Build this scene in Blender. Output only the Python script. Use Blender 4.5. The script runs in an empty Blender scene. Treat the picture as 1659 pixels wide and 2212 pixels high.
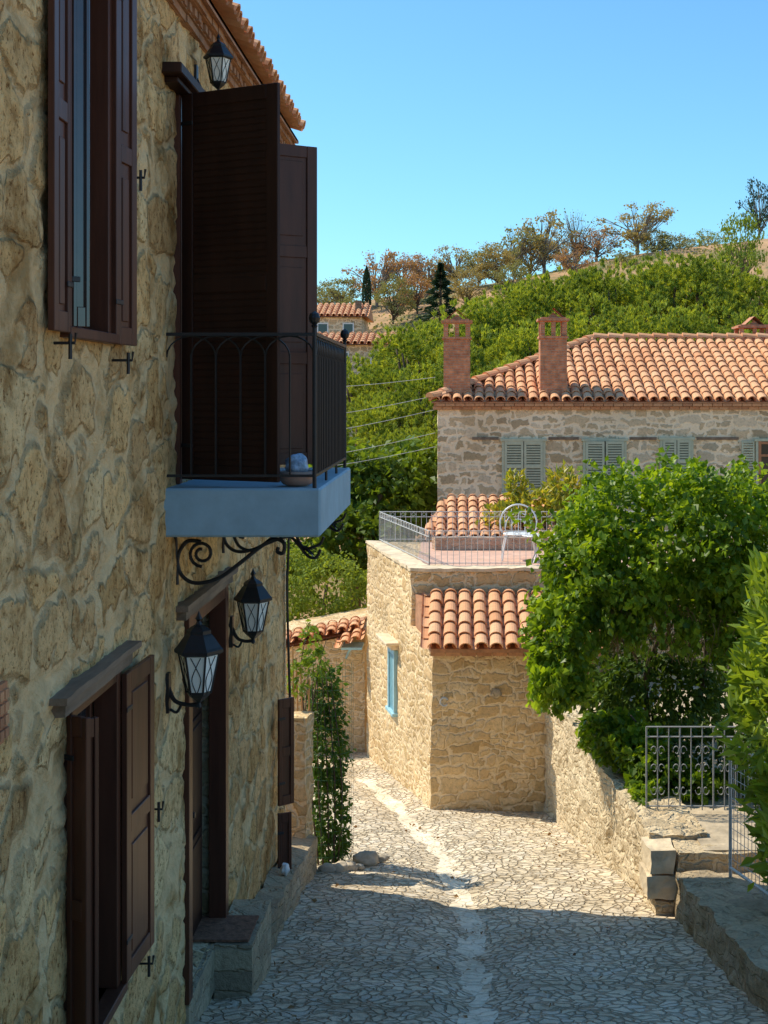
import bpy, math, random, bmesh
import numpy as np
from mathutils import Vector, Matrix, noise
random.seed(7); rng=np.random.default_rng(7)
R=math.radians
scene=bpy.context.scene; coll=scene.collection
V=Vector
# ---------------------------------------------------------------- helpers
def nd(nt,t,ins=None,**props):
    n=nt.nodes.new(t)
    for k,v in props.items(): setattr(n,k,v)
    for k,v in (ins or {}).items():
        if isinstance(v,bpy.types.NodeSocket): nt.links.new(v,n.inputs[k])
        else: n.inputs[k].default_value=v
    return n
def c4(c): return (c[0],c[1],c[2],1)
def ramp(nt,fac,stops,interp='LINEAR'):
    n=nt.nodes.new('ShaderNodeValToRGB'); n.color_ramp.interpolation=interp
    nt.links.new(fac,n.inputs[0]); e=n.color_ramp.elements
    while len(e)<len(stops): e.new(.5)
    for i,(p,c) in enumerate(stops):
        e[i].position=p; e[i].color=c4(c) if len(c)==3 else c
    return n.outputs[0]
def g3(v): return (v,v,v)
def newmat(name):
    m=bpy.data.materials.new(name); m.use_nodes=True; nt=m.node_tree
    b=nt.nodes['Principled BSDF']; return m,nt,b
def mixc(nt,f,a,b,bt='MIX'):
    n=nd(nt,'ShaderNodeMixRGB',blend_type=bt)
    for k,v in (('Fac',f),('Color1',a),('Color2',b)):
        if isinstance(v,bpy.types.NodeSocket): nt.links.new(v,n.inputs[k])
        else: n.inputs[k].default_value = v if k=='Fac' else c4(v)
    return n.outputs[0]
def math_(nt,op,a,b=0.0):
    n=nt.nodes.new('ShaderNodeMath'); n.operation=op
    for i,v in enumerate((a,b)):
        if isinstance(v,bpy.types.NodeSocket): nt.links.new(v,n.inputs[i])
        else: n.inputs[i].default_value=v
    return n.outputs[0]
def simple_mat(name,col,rough=.6,var=.25,nscale=6,bump=.15,metal=0,spec=.4,bdist=.01,stretch=(1,1,1)):
    m,nt,b=newmat(name)
    tc=nd(nt,'ShaderNodeTexCoord'); mp=nd(nt,'ShaderNodeMapping',{'Vector':tc.outputs['Object'],'Scale':stretch})
    nz=nd(nt,'ShaderNodeTexNoise',{'Vector':mp.outputs[0],'Scale':nscale,'Detail':4,'Roughness':.65})
    f=ramp(nt,nz.outputs['Fac'],[(.3,g3(1-var)),(.7,g3(1+var))])
    nt.links.new(mixc(nt,1,col,f,'MULTIPLY'),b.inputs['Base Color'])
    b.inputs['Roughness'].default_value=rough; b.inputs['Metallic'].default_value=metal
    b.inputs['Specular IOR Level'].default_value=spec
    if bump>.12:
        bp=nd(nt,'ShaderNodeBump',{'Strength':bump,'Distance':bdist,'Height':nz.outputs['Fac']})
        nt.links.new(bp.outputs[0],b.inputs['Normal'])
    return m
def stone_mat(name,cols,mortar,scale=4,zs=1.6,e0=.0,e1=.1,dist=.18,bump=.8,bd=.03,rand=.85,xs=1.0,namp=.14,fl=.62):
    m,nt,b=newmat(name)
    tc=nd(nt,'ShaderNodeTexCoord'); mp=nd(nt,'ShaderNodeMapping',{'Vector':tc.outputs['Object'],'Scale':(xs,1,zs)})
    nz=nd(nt,'ShaderNodeTexNoise',{'Vector':mp.outputs[0],'Scale':3.0,'Detail':3})
    s=nd(nt,'ShaderNodeVectorMath',{0:nz.outputs['Color'],1:(.5,.5,.5)},operation='SUBTRACT')
    s2=nd(nt,'ShaderNodeVectorMath',{0:s.outputs[0]},operation='SCALE'); s2.inputs['Scale'].default_value=dist*2
    ad=nd(nt,'ShaderNodeVectorMath',{0:mp.outputs[0],1:s2.outputs[0]},operation='ADD')
    ve=nd(nt,'ShaderNodeTexVoronoi',{'Vector':ad.outputs[0],'Scale':scale,'Randomness':rand},feature='DISTANCE_TO_EDGE')
    vc=nd(nt,'ShaderNodeTexVoronoi',{'Vector':ad.outputs[0],'Scale':scale,'Randomness':rand},feature='F1')
    fine=nd(nt,'ShaderNodeTexNoise',{'Vector':tc.outputs['Object'],'Scale':16,'Detail':5,'Roughness':.7})
    big=nd(nt,'ShaderNodeTexNoise',{'Vector':tc.outputs['Object'],'Scale':1.6,'Detail':4})
    e=math_(nt,'ADD',ve.outputs['Distance'],math_(nt,'MULTIPLY',math_(nt,'SUBTRACT',fine.outputs['Fac'],.5),namp))
    sx=nd(nt,'ShaderNodeSeparateColor',{'Color':vc.outputs['Color']})
    mask=ramp(nt,e,[(max(0,e0),g3(0)),(e1,g3(1))],'EASE')
    n=len(cols)
    sc=ramp(nt,sx.outputs[0],[(.08+.84*i/(n-1),c) for i,c in enumerate(cols)])
    fv=ramp(nt,fine.outputs['Fac'],[(.3,g3(fl)),(.5,g3(1)),(.75,g3(1.15))])
    bv=ramp(nt,big.outputs['Fac'],[(.3,(.74,.72,.68)),(.6,g3(1.06))])
    sc=mixc(nt,1,sc,fv,'MULTIPLY')
    col=mixc(nt,mask,mortar,sc)
    col=mixc(nt,1,col,bv,'MULTIPLY')
    nt.links.new(col,b.inputs['Base Color']); b.inputs['Roughness'].default_value=.85; b.inputs['Specular IOR Level'].default_value=.25
    h=math_(nt,'ADD',mask,math_(nt,'ADD',math_(nt,'MULTIPLY',fine.outputs['Fac'],.9),math_(nt,'MULTIPLY',sx.outputs[1],.5)))
    bp=nd(nt,'ShaderNodeBump',{'Strength':bump,'Distance':bd,'Height':h}); nt.links.new(bp.outputs[0],b.inputs['Normal'])
    return m
def masonry_mat(name,cols,mortar,bw=.30,rh=.15,ms=.022,dist=.10,fd=.035,bump=.8,bd=.02,fl=.7,sel=.5,edge=(.25,.6)):
    m,nt,b=newmat(name)
    tc=nd(nt,'ShaderNodeTexCoord'); sp=nd(nt,'ShaderNodeSeparateXYZ',{0:tc.outputs['Object']})
    cb=nd(nt,'ShaderNodeCombineXYZ',{0:math_(nt,'ADD',sp.outputs[0],sp.outputs[1]),1:sp.outputs[2]})
    n1=nd(nt,'ShaderNodeTexNoise',{'Vector':tc.outputs['Object'],'Scale':2.4,'Detail':1})
    n2=nd(nt,'ShaderNodeTexNoise',{'Vector':tc.outputs['Object'],'Scale':11,'Detail':2})
    vec=cb.outputs[0]
    for n_,a in ((n1,dist),(n2,fd)):
        s=nd(nt,'ShaderNodeVectorMath',{0:n_.outputs['Color'],1:(.5,.5,.5)},operation='SUBTRACT')
        s2=nd(nt,'ShaderNodeVectorMath',{0:s.outputs[0]},operation='SCALE'); s2.inputs['Scale'].default_value=a*2
        vec=nd(nt,'ShaderNodeVectorMath',{0:vec,1:s2.outputs[0]},operation='ADD').outputs[0]
    outs=[]
    for k,(w_,h_,mm,of) in enumerate(((bw,rh,ms,.5),(bw*.55,rh*.62,ms*.85,.37))):
        t=nd(nt,'ShaderNodeTexBrick',{'Vector':vec,'Color1':(0,0,0,1),'Color2':(1,1,1,1),'Mortar':(.5,.5,.5,1),'Scale':1,'Mortar Size':mm,'Mortar Smooth':.75,'Brick Width':w_,'Row Height':h_},offset=of,squash=1.45,squash_frequency=3)
        outs.append((t.outputs['Color'],t.outputs['Fac']))
    s_=nd(nt,'ShaderNodeTexNoise',{'Vector':tc.outputs['Object'],'Scale':1.7,'Detail':0})
    f=ramp(nt,s_.outputs['Fac'],[(sel-.01,g3(0)),(sel+.01,g3(1))])
    rnd=mixc(nt,f,outs[0][0],outs[1][0]); mo=mixc(nt,f,outs[0][1],outs[1][1])
    fine=nd(nt,'ShaderNodeTexNoise',{'Vector':tc.outputs['Object'],'Scale':20,'Detail':5,'Roughness':.72})
    big=nd(nt,'ShaderNodeTexNoise',{'Vector':tc.outputs['Object'],'Scale':.9,'Detail':3})
    mo2=math_(nt,'ADD',mo,math_(nt,'MULTIPLY',math_(nt,'SUBTRACT',fine.outputs['Fac'],.5),1.1))
    mask=ramp(nt,mo2,[(edge[0],g3(1)),(edge[1],g3(0))])
    n=len(cols)
    sc=ramp(nt,rnd,[(.05+.9*i/(n-1),c) for i,c in enumerate(cols)])
    fv=ramp(nt,fine.outputs['Fac'],[(.3,g3(fl)),(.5,g3(1)),(.75,g3(1.2))])
    sc=mixc(nt,1,sc,fv,'MULTIPLY')
    col=mixc(nt,mask,mixc(nt,.5,mortar,mixc(nt,1,mortar,fv,'MULTIPLY')),sc)
    col=mixc(nt,1,col,ramp(nt,big.outputs['Fac'],[(.3,(.84,.82,.78)),(.7,g3(1.12))]),'MULTIPLY')
    nt.links.new(col,b.inputs['Base Color']); b.inputs['Roughness'].default_value=.92; b.inputs['Specular IOR Level'].default_value=.15
    h=math_(nt,'ADD',math_(nt,'SUBTRACT',1,mo),math_(nt,'MULTIPLY',fine.outputs['Fac'],1.1))
    bp=nd(nt,'ShaderNodeBump',{'Strength':bump,'Distance':bd,'Height':h}); nt.links.new(bp.outputs[0],b.inputs['Normal'])
    return m
def relief_mat(name,cols,mortar,e0,e1,bump=.7,bd=.02,nscale=14,namp=.25,dark=.55):
    m,nt,b=newmat(name)
    tc=nd(nt,'ShaderNodeTexCoord')
    ae=nd(nt,'ShaderNodeAttribute',attribute_name='edge'); ar=nd(nt,'ShaderNodeAttribute',attribute_name='rnd')
    fine=nd(nt,'ShaderNodeTexNoise',{'Vector':tc.outputs['Object'],'Scale':nscale,'Detail':6,'Roughness':.72})
    pit=nd(nt,'ShaderNodeTexNoise',{'Vector':tc.outputs['Object'],'Scale':nscale*2.8,'Detail':4,'Roughness':.7})
    big=nd(nt,'ShaderNodeTexNoise',{'Vector':tc.outputs['Object'],'Scale':2.4,'Detail':5,'Roughness':.6})
    smear=nd(nt,'ShaderNodeTexNoise',{'Vector':tc.outputs['Object'],'Scale':2.6,'Detail':3,'Roughness':.6,'Distortion':.6})
    e=math_(nt,'ADD',ae.outputs['Fac'],math_(nt,'MULTIPLY',math_(nt,'SUBTRACT',fine.outputs['Fac'],.5),namp))
    e=math_(nt,'SUBTRACT',e,ramp(nt,smear.outputs['Fac'],[(.50,g3(0)),(.70,g3(.34))]))
    mask=ramp(nt,e,[(e0,g3(0)),(e1,g3(1))])
    n=len(cols)
    sc=ramp(nt,ar.outputs['Fac'],[(.05+.9*i/(n-1),c) for i,c in enumerate(cols)])
    fv=ramp(nt,fine.outputs['Fac'],[(.36,(dark,dark*.88,dark*.74)),(.5,g3(1)),(.66,g3(1.15))])
    pv=ramp(nt,pit.outputs['Fac'],[(.36,(.38,.28,.18)),(.44,g3(1))])
    sc=mixc(nt,1,mixc(nt,1,sc,fv,'MULTIPLY'),pv,'MULTIPLY')
    mo=mixc(nt,1,mortar,ramp(nt,fine.outputs['Fac'],[(.3,g3(.80)),(.7,g3(1.08))]),'MULTIPLY')
    col=mixc(nt,mask,mo,sc)
    col=mixc(nt,1,col,ramp(nt,big.outputs['Fac'],[(.34,(.56,.47,.35)),(.47,(.96,.94,.91)),(.7,g3(1.08))]),'MULTIPLY')
    nt.links.new(col,b.inputs['Base Color']); b.inputs['Roughness'].default_value=.9; b.inputs['Specular IOR Level'].default_value=.12
    h=math_(nt,'ADD',math_(nt,'MULTIPLY',mask,.9),math_(nt,'ADD',math_(nt,'MULTIPLY',fine.outputs['Fac'],1.1),math_(nt,'MULTIPLY',pit.outputs['Fac'],.7)))
    bp=nd(nt,'ShaderNodeBump',{'Strength':bump,'Distance':bd,'Height':h}); nt.links.new(bp.outputs[0],b.inputs['Normal'])
    return m
def tile_mat(name,cols,lo=.87):
    m,nt,b=newmat(name)
    g=nd(nt,'ShaderNodeNewGeometry'); tc=nd(nt,'ShaderNodeTexCoord')
    n=len(cols); c=ramp(nt,g.outputs['Random Per Island'],[(i/(n-1),k) for i,k in enumerate(cols)])
    nz=nd(nt,'ShaderNodeTexNoise',{'Vector':tc.outputs['Object'],'Scale':14,'Detail':4,'Roughness':.7})
    c=mixc(nt,1,c,ramp(nt,nz.outputs['Fac'],[(.3,g3(lo)),(.5,g3(1)),(.72,g3(1.1))]),'MULTIPLY')
    nt.links.new(c,b.inputs['Base Color']); b.inputs['Roughness'].default_value=.85; b.inputs['Specular IOR Level'].default_value=.2
    return m
def leaf_mat(name,cols,trans=.3,rough=.5,spec=.3,ns=0):
    m,nt,b=newmat(name)
    g=nd(nt,'ShaderNodeNewGeometry')
    n=len(cols); c=ramp(nt,g.outputs['Random Per Island'],[(i/(n-1),k) for i,k in enumerate(cols)])
    if ns:
        nz=nd(nt,'ShaderNodeTexNoise',{'Vector':g.outputs['Position'],'Scale':ns,'Detail':1})
        c=mixc(nt,1,c,ramp(nt,nz.outputs['Fac'],[(.35,(.6,.65,.62)),(.6,(1.2,1.12,1))]),'MULTIPLY')
    nt.links.new(c,b.inputs['Base Color']); b.inputs['Roughness'].default_value=rough; b.inputs['Specular IOR Level'].default_value=spec
    t=nd(nt,'ShaderNodeBsdfTranslucent',{'Color':mixc(nt,1,c,(1.6,1.35,.45),'MULTIPLY')})
    mx=nd(nt,'ShaderNodeMixShader',{0:trans,1:b.outputs[0],2:t.outputs[0]})
    nt.links.new(mx.outputs[0],nt.nodes['Material Output'].inputs['Surface']); return m
# ---------------------------------------------------------------- objects
def thing(name,label,cat,loc,group=None):
    e=bpy.data.objects.new(name,None); e.empty_display_size=.2; e.location=loc; coll.objects.link(e)
    e['label']=label; e['category']=cat
    if group: e['group']=group
    return e
def tag(o,label,cat,group=None):
    o['label']=label; o['category']=cat
    if group: o['group']=group
def put(o,parent,local=False):
    coll.objects.link(o)
    if parent:
        o.parent=parent
        if parent.type=='EMPTY' and not local: o.matrix_parent_inverse=Matrix.Translation(-V(parent.location))
    return o
class MB:
    def __init__(s): s.v=[];s.f=[];s.m=[]
    def add(s,vs,fs,mi=0):
        b=len(s.v); s.v+= [tuple(p) for p in vs]; s.f+=[tuple(i+b for i in f) for f in fs]; s.m+=[mi]*len(fs)
    def fbox(s,o,u,n,r,mi=0):
        o=V(o);u=V(u).normalized();n=V(n).normalized();w=V((0,0,1))
        u0,u1,n0,n1,z0,z1=r
        vs=[o+u*a+n*b+w*c for c in (z0,z1) for b in (n0,n1) for a in (u0,u1)]
        s.add(vs,[(0,2,3,1),(4,5,7,6),(0,1,5,4),(2,6,7,3),(0,4,6,2),(1,3,7,5)],mi)
    def box(s,x0,x1,y0,y1,z0,z1,mi=0): s.fbox((0,0,0),(1,0,0),(0,1,0),(x0,x1,y0,y1,z0,z1),mi)
    def tube(s,pts,r,k=6,mi=0):
        pts=[V(p) for p in pts]; n=len(pts)
        rs=r if isinstance(r,(list,tuple)) else [r]*n
        ref=V((.13,.31,.94)); vs=[]
        for i,p in enumerate(pts):
            t=(pts[min(i+1,n-1)]-pts[max(i-1,0)]).normalized()
            a=t.cross(ref)
            if a.length<.05: a=t.cross(V((1,0,0)))
            a.normalize(); b=t.cross(a)
            for j in range(k):
                an=2*math.pi*j/k; vs.append(p+(a*math.cos(an)+b*math.sin(an))*rs[i])
        fs=[(i*k+j,i*k+(j+1)%k,(i+1)*k+(j+1)%k,(i+1)*k+j) for i in range(n-1) for j in range(k)]
        fs+= [tuple(range(k-1,-1,-1)),tuple((n-1)*k+j for j in range(k))]
        s.add(vs,fs,mi)
    def lathe(s,c,prof,k=12,mi=0,rot=0):
        c=V(c); vs=[];n=len(prof)
        for (r,z) in prof:
            for j in range(k):
                a=2*math.pi*j/k+rot; vs.append(c+V((r*math.cos(a),r*math.sin(a),z)))
        fs=[(i*k+j,i*k+(j+1)%k,(i+1)*k+(j+1)%k,(i+1)*k+j) for i in range(n-1) for j in range(k)]
        fs+= [tuple(range(k-1,-1,-1)),tuple((n-1)*k+j for j in range(k))]
        s.add(vs,fs,mi)
    def obj(s,name,mats,parent=None,smooth=False,bevel=0,recalc=True,local=False):
        me=bpy.data.meshes.new(name); me.from_pydata(s.v,[],s.f)
        if not isinstance(mats,(list,tuple)): mats=[mats]
        for m in mats: me.materials.append(m)
        if len(mats)>1: me.polygons.foreach_set('material_index',s.m)
        if recalc:
            bm=bmesh.new(); bm.from_mesh(me); bmesh.ops.recalc_face_normals(bm,faces=bm.faces); bm.to_mesh(me); bm.free()
        if smooth: me.polygons.foreach_set('use_smooth',[True]*len(me.polygons))
        me.update()
        o=bpy.data.objects.new(name,me)
        if bevel:
            md=o.modifiers.new('bevel','BEVEL'); md.width=bevel; md.segments=1; md.limit_method='ANGLE'
        return put(o,parent,local)
def smooth_pts(P,n=6):
    P=[V(p) for p in P]; out=[]
    for i in range(len(P)-1):
        p0=P[max(i-1,0)];p1=P[i];p2=P[i+1];p3=P[min(i+2,len(P)-1)]
        for j in range(n):
            t=j/n; out.append(.5*((2*p1)+(p2-p0)*t+(2*p0-5*p1+4*p2-p3)*t*t+(3*p1-p0-3*p2+p3)*t**3))
    out.append(P[-1]); return out
def rough_block(name,plan,z0,z1,mat,parent=None,step=.12,amp=.02,freq=3.5):
    zz0=[z0]*4 if not isinstance(z0,(list,tuple)) else z0
    zz1=[z1]*4 if not isinstance(z1,(list,tuple)) else z1
    B=[V((plan[i][0],plan[i][1],zz0[i])) for i in range(4)]; T=[V((plan[i][0],plan[i][1],zz1[i])) for i in range(4)]
    verts=[];faces=[]
    def patch(a,b,c,d):
        nu=max(1,min(140,int(round((b-a).length/step)))); nv=max(1,min(120,int(round((d-a).length/step))))
        base=len(verts)
        for j in range(nv+1):
            for i in range(nu+1):
                u=i/nu;v=j/nv
                verts.append((a*(1-u)+b*u)*(1-v)+(d*(1-u)+c*u)*v)
        for j in range(nv):
            for i in range(nu):
                k=base+j*(nu+1)+i; faces.append((k,k+1,k+nu+2,k+nu+1))
    for i in range(4):
        j=(i+1)%4; patch(B[i],B[j],T[j],T[i])
    patch(T[0],T[1],T[2],T[3])
    if amp:
        for k,p in enumerate(verts):
            verts[k]=p+noise.noise_vector(p*freq)*amp+noise.noise_vector(p*freq*2.7)*amp*.5
    mb=MB(); mb.add(verts,faces); o=mb.obj(name,mat,parent,recalc=False)
    bm=bmesh.new(); bm.from_mesh(o.data); bmesh.ops.remove_doubles(bm,verts=bm.verts,dist=.001); bmesh.ops.recalc_face_normals(bm,faces=bm.faces); bm.to_mesh(o.data); bm.free()
    return o
def tiles(mb,o,u,s,width,length,cw=.24,tl=.36,clip=None,k=6):
    o=V(o);u=V(u).normalized();s=V(s).normalized(); n=u.cross(s).normalized()
    if n.z<0: n=-n
    nc=int(width/cw); nr=int(math.ceil(length/tl))
    for i in range(nc+1):
        for j in range(nr):
            for kind in (0,1):
                cu=(i+(.5 if kind==0 else 0))*cw; 
                if kind==0 and i==nc: continue
                cs=j*tl
                if cs>length: continue
                if clip and not clip(cu,cs+tl*.5): continue
                ju=random.uniform(-.006,.006); js=random.uniform(-.018,.018); jn=random.uniform(-.004,.006); tw=random.uniform(-.008,.008)
                L=min(tl*1.18,length-cs+.02)
                if L<.06: continue
                ra,rb=(cw*.40,cw*.34) if kind==0 else (cw*.33,cw*.36)
                vs=[]
                if kind==0: sec=[(0,ra,.035+jn),(L,rb,.012)]
                else: sec=[(0,ra,.05),(L,rb,.03)]
                for (ds,r,h) in sec:
                    for q in range(k+1):
                        a=math.pi*q/k
                        x=math.cos(a)*r*1.12+(tw if ds==0 else 0); y=math.sin(a)*r*(.95 if kind==0 else -.6)
                        vs.append(o+u*(cu+ju+x)+s*(cs+js+ds)+n*(h+y+.03))
                if kind==0:
                    for q in range(k+1):
                        a=math.pi*q/k; r=ra*.82
                        vs.append(o+u*(cu+ju+tw+math.cos(a)*r*1.12)+s*(cs+js)+n*(.035+jn+math.sin(a)*r*.95+.03))
                    for q in range(k+1):
                        a=math.pi*q/k; r=ra*.8
                        vs.append(o+u*(cu+ju+tw+math.cos(a)*r*1.12)+s*(cs+js+.1)+n*(.03+jn+math.sin(a)*r*.95+.03))
                m=k+1
                fs=[(q,q+1,m+q+1,m+q) for q in range(k)]
                if kind==0:
                    fs+=[(q,2*m+q,2*m+q+1,q+1) for q in range(k)]+[(2*m+q,3*m+q,3*m+q+1,2*m+q+1) for q in range(k)]
                mb.add(vs,fs)
def caps(mb,p0,p1,r=.12,tl=.36,k=6):
    p0=V(p0);p1=V(p1);d=(p1-p0);L=d.length;d.normalize();a=d.cross(V((0,0,1))).normalized();n=a.cross(d)
    if n.z<0:n=-n
    for j in range(int(L/tl)+1):
        vs=[]
        for ds,rr,h in ((0,r,.03),(tl*1.15,r*.85,.0)):
            for q in range(k+1):
                t=math.pi*q/k; vs.append(p0+d*min(j*tl+ds,L+.05)+a*math.cos(t)*rr+n*(h+math.sin(t)*rr*.85-.01))
        m=k+1
        mb.add(vs,[(q,q+1,m+q+1,m+q) for q in range(k)]+[tuple(range(m))])
def unit(a): return a/np.maximum(np.linalg.norm(a,axis=1,keepdims=True),1e-6)
def leaf_mesh(name,C,D,S,W,mat,fold=.12):
    N=len(C); D=unit(D); S=np.broadcast_to(S,(N,)).reshape(N,1)
    side=unit(np.cross(D,rng.normal(size=(N,3)))); nn=np.cross(D,side)
    v=np.empty((N,4,3)); v[:,0]=C-D*S*.5; v[:,1]=C+side*S*W*.5+nn*S*fold-D*S*.08; v[:,2]=C+D*S*.5; v[:,3]=C-side*S*W*.5+nn*S*fold-D*S*.08
    me=bpy.data.meshes.new(name); f=np.arange(N*4).reshape(N,4)
    me.from_pydata(v.reshape(-1,3).tolist(),[],f.tolist()); me.materials.append(mat); me.update(); return me
def shell_pts(ells,N,thick=.25,lumpf=2.2,lump_a=.28):
    E=np.array(ells); w=(E[:,3]*E[:,4]+E[:,3]*E[:,5]+E[:,4]*E[:,5]); w/=w.sum()
    idx=rng.choice(len(E),size=N,p=w); d=unit(rng.normal(size=(N,3)))
    lump=np.array([noise.noise(V(d[i]*lumpf)+V((idx[i]*7.3,0,0)))+.6*noise.noise(V(d[i]*lumpf*2.6)+V((idx[i]*3.3,9,0))) for i in range(N)])
    r=(1-thick*rng.random(N)**1.5)*(1+lump_a*lump)
    P=E[idx,:3]+d*E[idx,3:]*r[:,None]
    keep=np.ones(N,bool)
    for k in range(len(E)):
        q=((P-E[k,:3])/E[k,3:]); keep&= ~((np.linalg.norm(q,axis=1)<.6)&(idx!=k))
    return P[keep],d[keep]
def plant_from(name,label,cat,ells,N,size,mat,barkmat,stems,w=.6,droop=-.5,group=None,out=.6,up=0,base=None,extra=None,la=.28,lf=2.2,cut=None):
    P,d=shell_pts(ells,N,lump_a=la,lumpf=lf)
    if cut:
        k=np.array([cut(*p) for p in P]); P=P[k]; d=d[k]
    if extra is not None: P=np.concatenate([P,extra]); d=np.concatenate([d,np.tile([0,0,-1.2],(len(extra),1))])
    n=len(P)
    D=d*out+rng.normal(size=(n,3))*.6+np.array([0,0,droop+up])
    S=size*(.6+.8*rng.random(n))
    root=thing(name,label,cat,base or (ells[0][0],ells[0][1],ells[0][2]-ells[0][5]),group)
    o=bpy.data.objects.new('foliage',leaf_mesh('foliage',P,D,S,w,mat)); put(o,root)
    if stems:
        mb=MB()
        for st in stems: mb.tube(smooth_pts(st[0],4),[st[1]*(1-.7*i/(len(st[0])*4-4+1)) for i in range((len(st[0])-1)*4+1)],6)
        mb.obj('stem',barkmat,root,smooth=True)
    return root
# ---------------------------------------------------------------- materials
M_left=relief_mat('rough_tan_stone',[(.84,.53,.22),(.92,.62,.28),(.68,.42,.17),(.94,.70,.36),(.78,.50,.22),(.56,.35,.15),(.88,.58,.27)],(.93,.67,.35),.045,.12,bump=1,bd=.03,dark=.6,nscale=11,namp=.2)
M_street=stone_mat('cobble_stone',[(.84,.69,.48),(.88,.74,.53),(.70,.59,.44),(.86,.70,.48),(.76,.66,.51)],(.56,.44,.29),scale=9.5,zs=.4,e0=0,e1=.13,dist=.17,bump=1,bd=.03,rand=.95,namp=.14,fl=.72)
M_gutter=stone_mat('gutter_stone',[(.92,.80,.60),(.92,.79,.58),(.84,.74,.57)],(.78,.65,.46),scale=7,zs=.4,e0=0,e1=.10,dist=.2,bump=.7,bd=.015,rand=1,namp=.2,fl=.8)
M_mid=masonry_mat('warm_rubble_stone',[(.64,.43,.21),(.78,.56,.30),(.56,.38,.18),(.82,.61,.35),(.72,.50,.26)],(.87,.66,.40),bw=.30,rh=.165,ms=.032,dist=.15,fd=.06,bd=.028)
M_right=masonry_mat('pale_rubble_stone',[(.68,.52,.32),(.80,.64,.42),(.60,.46,.28),(.76,.60,.39)],(.82,.66,.43),bw=.26,rh=.14,ms=.026,dist=.16,fd=.06,bd=.05)
M_far=masonry_mat('grey_tan_masonry',[(.46,.34,.20),(.76,.57,.35),(.50,.37,.21),(.84,.66,.44),(.48,.40,.27),(.66,.48,.28)],(.94,.74,.49),bw=.42,rh=.25,ms=.055,dist=.16,fd=.065,bd=.015)
M_cop=simple_mat('worn_stone_coping',(.74,.59,.39),.9,.25,5,.7,bdist=.03)
M_gg=simple_mat('trodden_garden_stone',(.50,.40,.27),.9,.35,4,.8,bdist=.04)
M_curb=masonry_mat('grey_stone_step',[(.50,.39,.25),(.58,.46,.30),(.42,.33,.22)],(.50,.39,.25),bw=.35,rh=.16,ms=.012,bd=.04)
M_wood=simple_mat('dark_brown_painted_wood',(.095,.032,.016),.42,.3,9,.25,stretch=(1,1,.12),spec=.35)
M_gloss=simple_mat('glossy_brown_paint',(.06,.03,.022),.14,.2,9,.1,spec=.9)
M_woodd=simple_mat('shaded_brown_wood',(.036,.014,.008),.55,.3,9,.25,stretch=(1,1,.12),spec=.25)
M_oldwood=simple_mat('weathered_grey_wood',(.20,.14,.09),.8,.5,7,.7,stretch=(1,.12,1),bdist=.02)
M_iron=simple_mat('black_iron',(.012,.012,.013),.45,.3,20,.1,spec=.5)
M_blue=simple_mat('blue_painted_plaster',(.31,.46,.53),.75,.14,3.5,.4,bdist=.008)
M_white=simple_mat('white_painted_metal',(.78,.78,.75),.4,.08,20,.1)
M_greyiron=simple_mat('grey_painted_iron',(.50,.50,.48),.5,.2,20,.1)
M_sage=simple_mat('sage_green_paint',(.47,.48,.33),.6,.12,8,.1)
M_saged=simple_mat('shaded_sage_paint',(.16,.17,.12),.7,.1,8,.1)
M_teal=simple_mat('turquoise_paint',(.34,.56,.62),.6,.15,8,.2)
TC=[(.70,.34,.165),(.75,.39,.20),(.78,.44,.24),(.72,.36,.175),(.76,.41,.22),(.66,.31,.15),(.74,.38,.19)]
M_tile=tile_mat('terracotta_tile',TC)
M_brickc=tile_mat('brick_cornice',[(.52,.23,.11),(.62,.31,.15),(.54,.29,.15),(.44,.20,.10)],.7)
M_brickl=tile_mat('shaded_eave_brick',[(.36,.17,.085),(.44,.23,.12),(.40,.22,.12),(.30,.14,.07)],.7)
M_under=simple_mat('mortar_bed',(.42,.21,.11),.9,.3,10,.1)
M_terra=simple_mat('terracotta_floor',(.66,.40,.28),.8,.2,6,.2)
M_mat=simple_mat('brown_doormat',(.24,.11,.06),.95,.5,25,.8)
M_dark=simple_mat('dark_interior',(.012,.010,.009),.8,.2,5,0)
def glass(name,col,rough=.08):
    m,nt,b=newmat(name); b.inputs['Base Color'].default_value=c4(col); b.inputs['Roughness'].default_value=rough; b.inputs['Specular IOR Level'].default_value=.8; return m
M_pane=glass('window_glass',(.02,.025,.03))
M_frost=glass('frosted_lamp_glass',(.90,.90,.80),.55)
M_bark=simple_mat('bark',(.13,.09,.06),.9,.3,12,.1)
M_barkg=simple_mat('grey_bark',(.24,.20,.16),.9,.3,12,.1)
L_vine=leaf_mat('vine_leaves',[(.09,.18,.012),(.18,.31,.022),(.29,.43,.035),(.12,.23,.016)],.5,.42,.4,ns=1.6)
L_laurel=leaf_mat('laurel_leaves',[(.13,.21,.02),(.22,.33,.04),(.30,.42,.05),(.15,.26,.03)],.45,.35,.5)
L_hedge=leaf_mat('hedge_leaves',[(.05,.11,.012),(.10,.20,.025),(.08,.15,.02)],.35)
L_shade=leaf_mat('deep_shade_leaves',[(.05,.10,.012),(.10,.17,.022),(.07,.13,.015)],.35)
L_fig=leaf_mat('fig_leaves',[(.09,.16,.02),(.17,.27,.035),(.13,.21,.03)],.45,ns=.8)
L_pine=leaf_mat('pine_needles',[(.17,.23,.035),(.32,.41,.06),(.46,.54,.08),(.24,.32,.045)],.38,.6,ns=.8)
L_dark=leaf_mat('dark_conifer_needles',[(.02,.05,.02),(.04,.08,.03)],.1,.7)
L_oliv=leaf_mat('olive_leaves',[(.20,.20,.08),(.30,.30,.13),(.25,.25,.11)],.35,.7)
L_orange=leaf_mat('rust_leaves',[(.38,.20,.11),(.46,.27,.15),(.32,.22,.11)],.35,.7)
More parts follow.
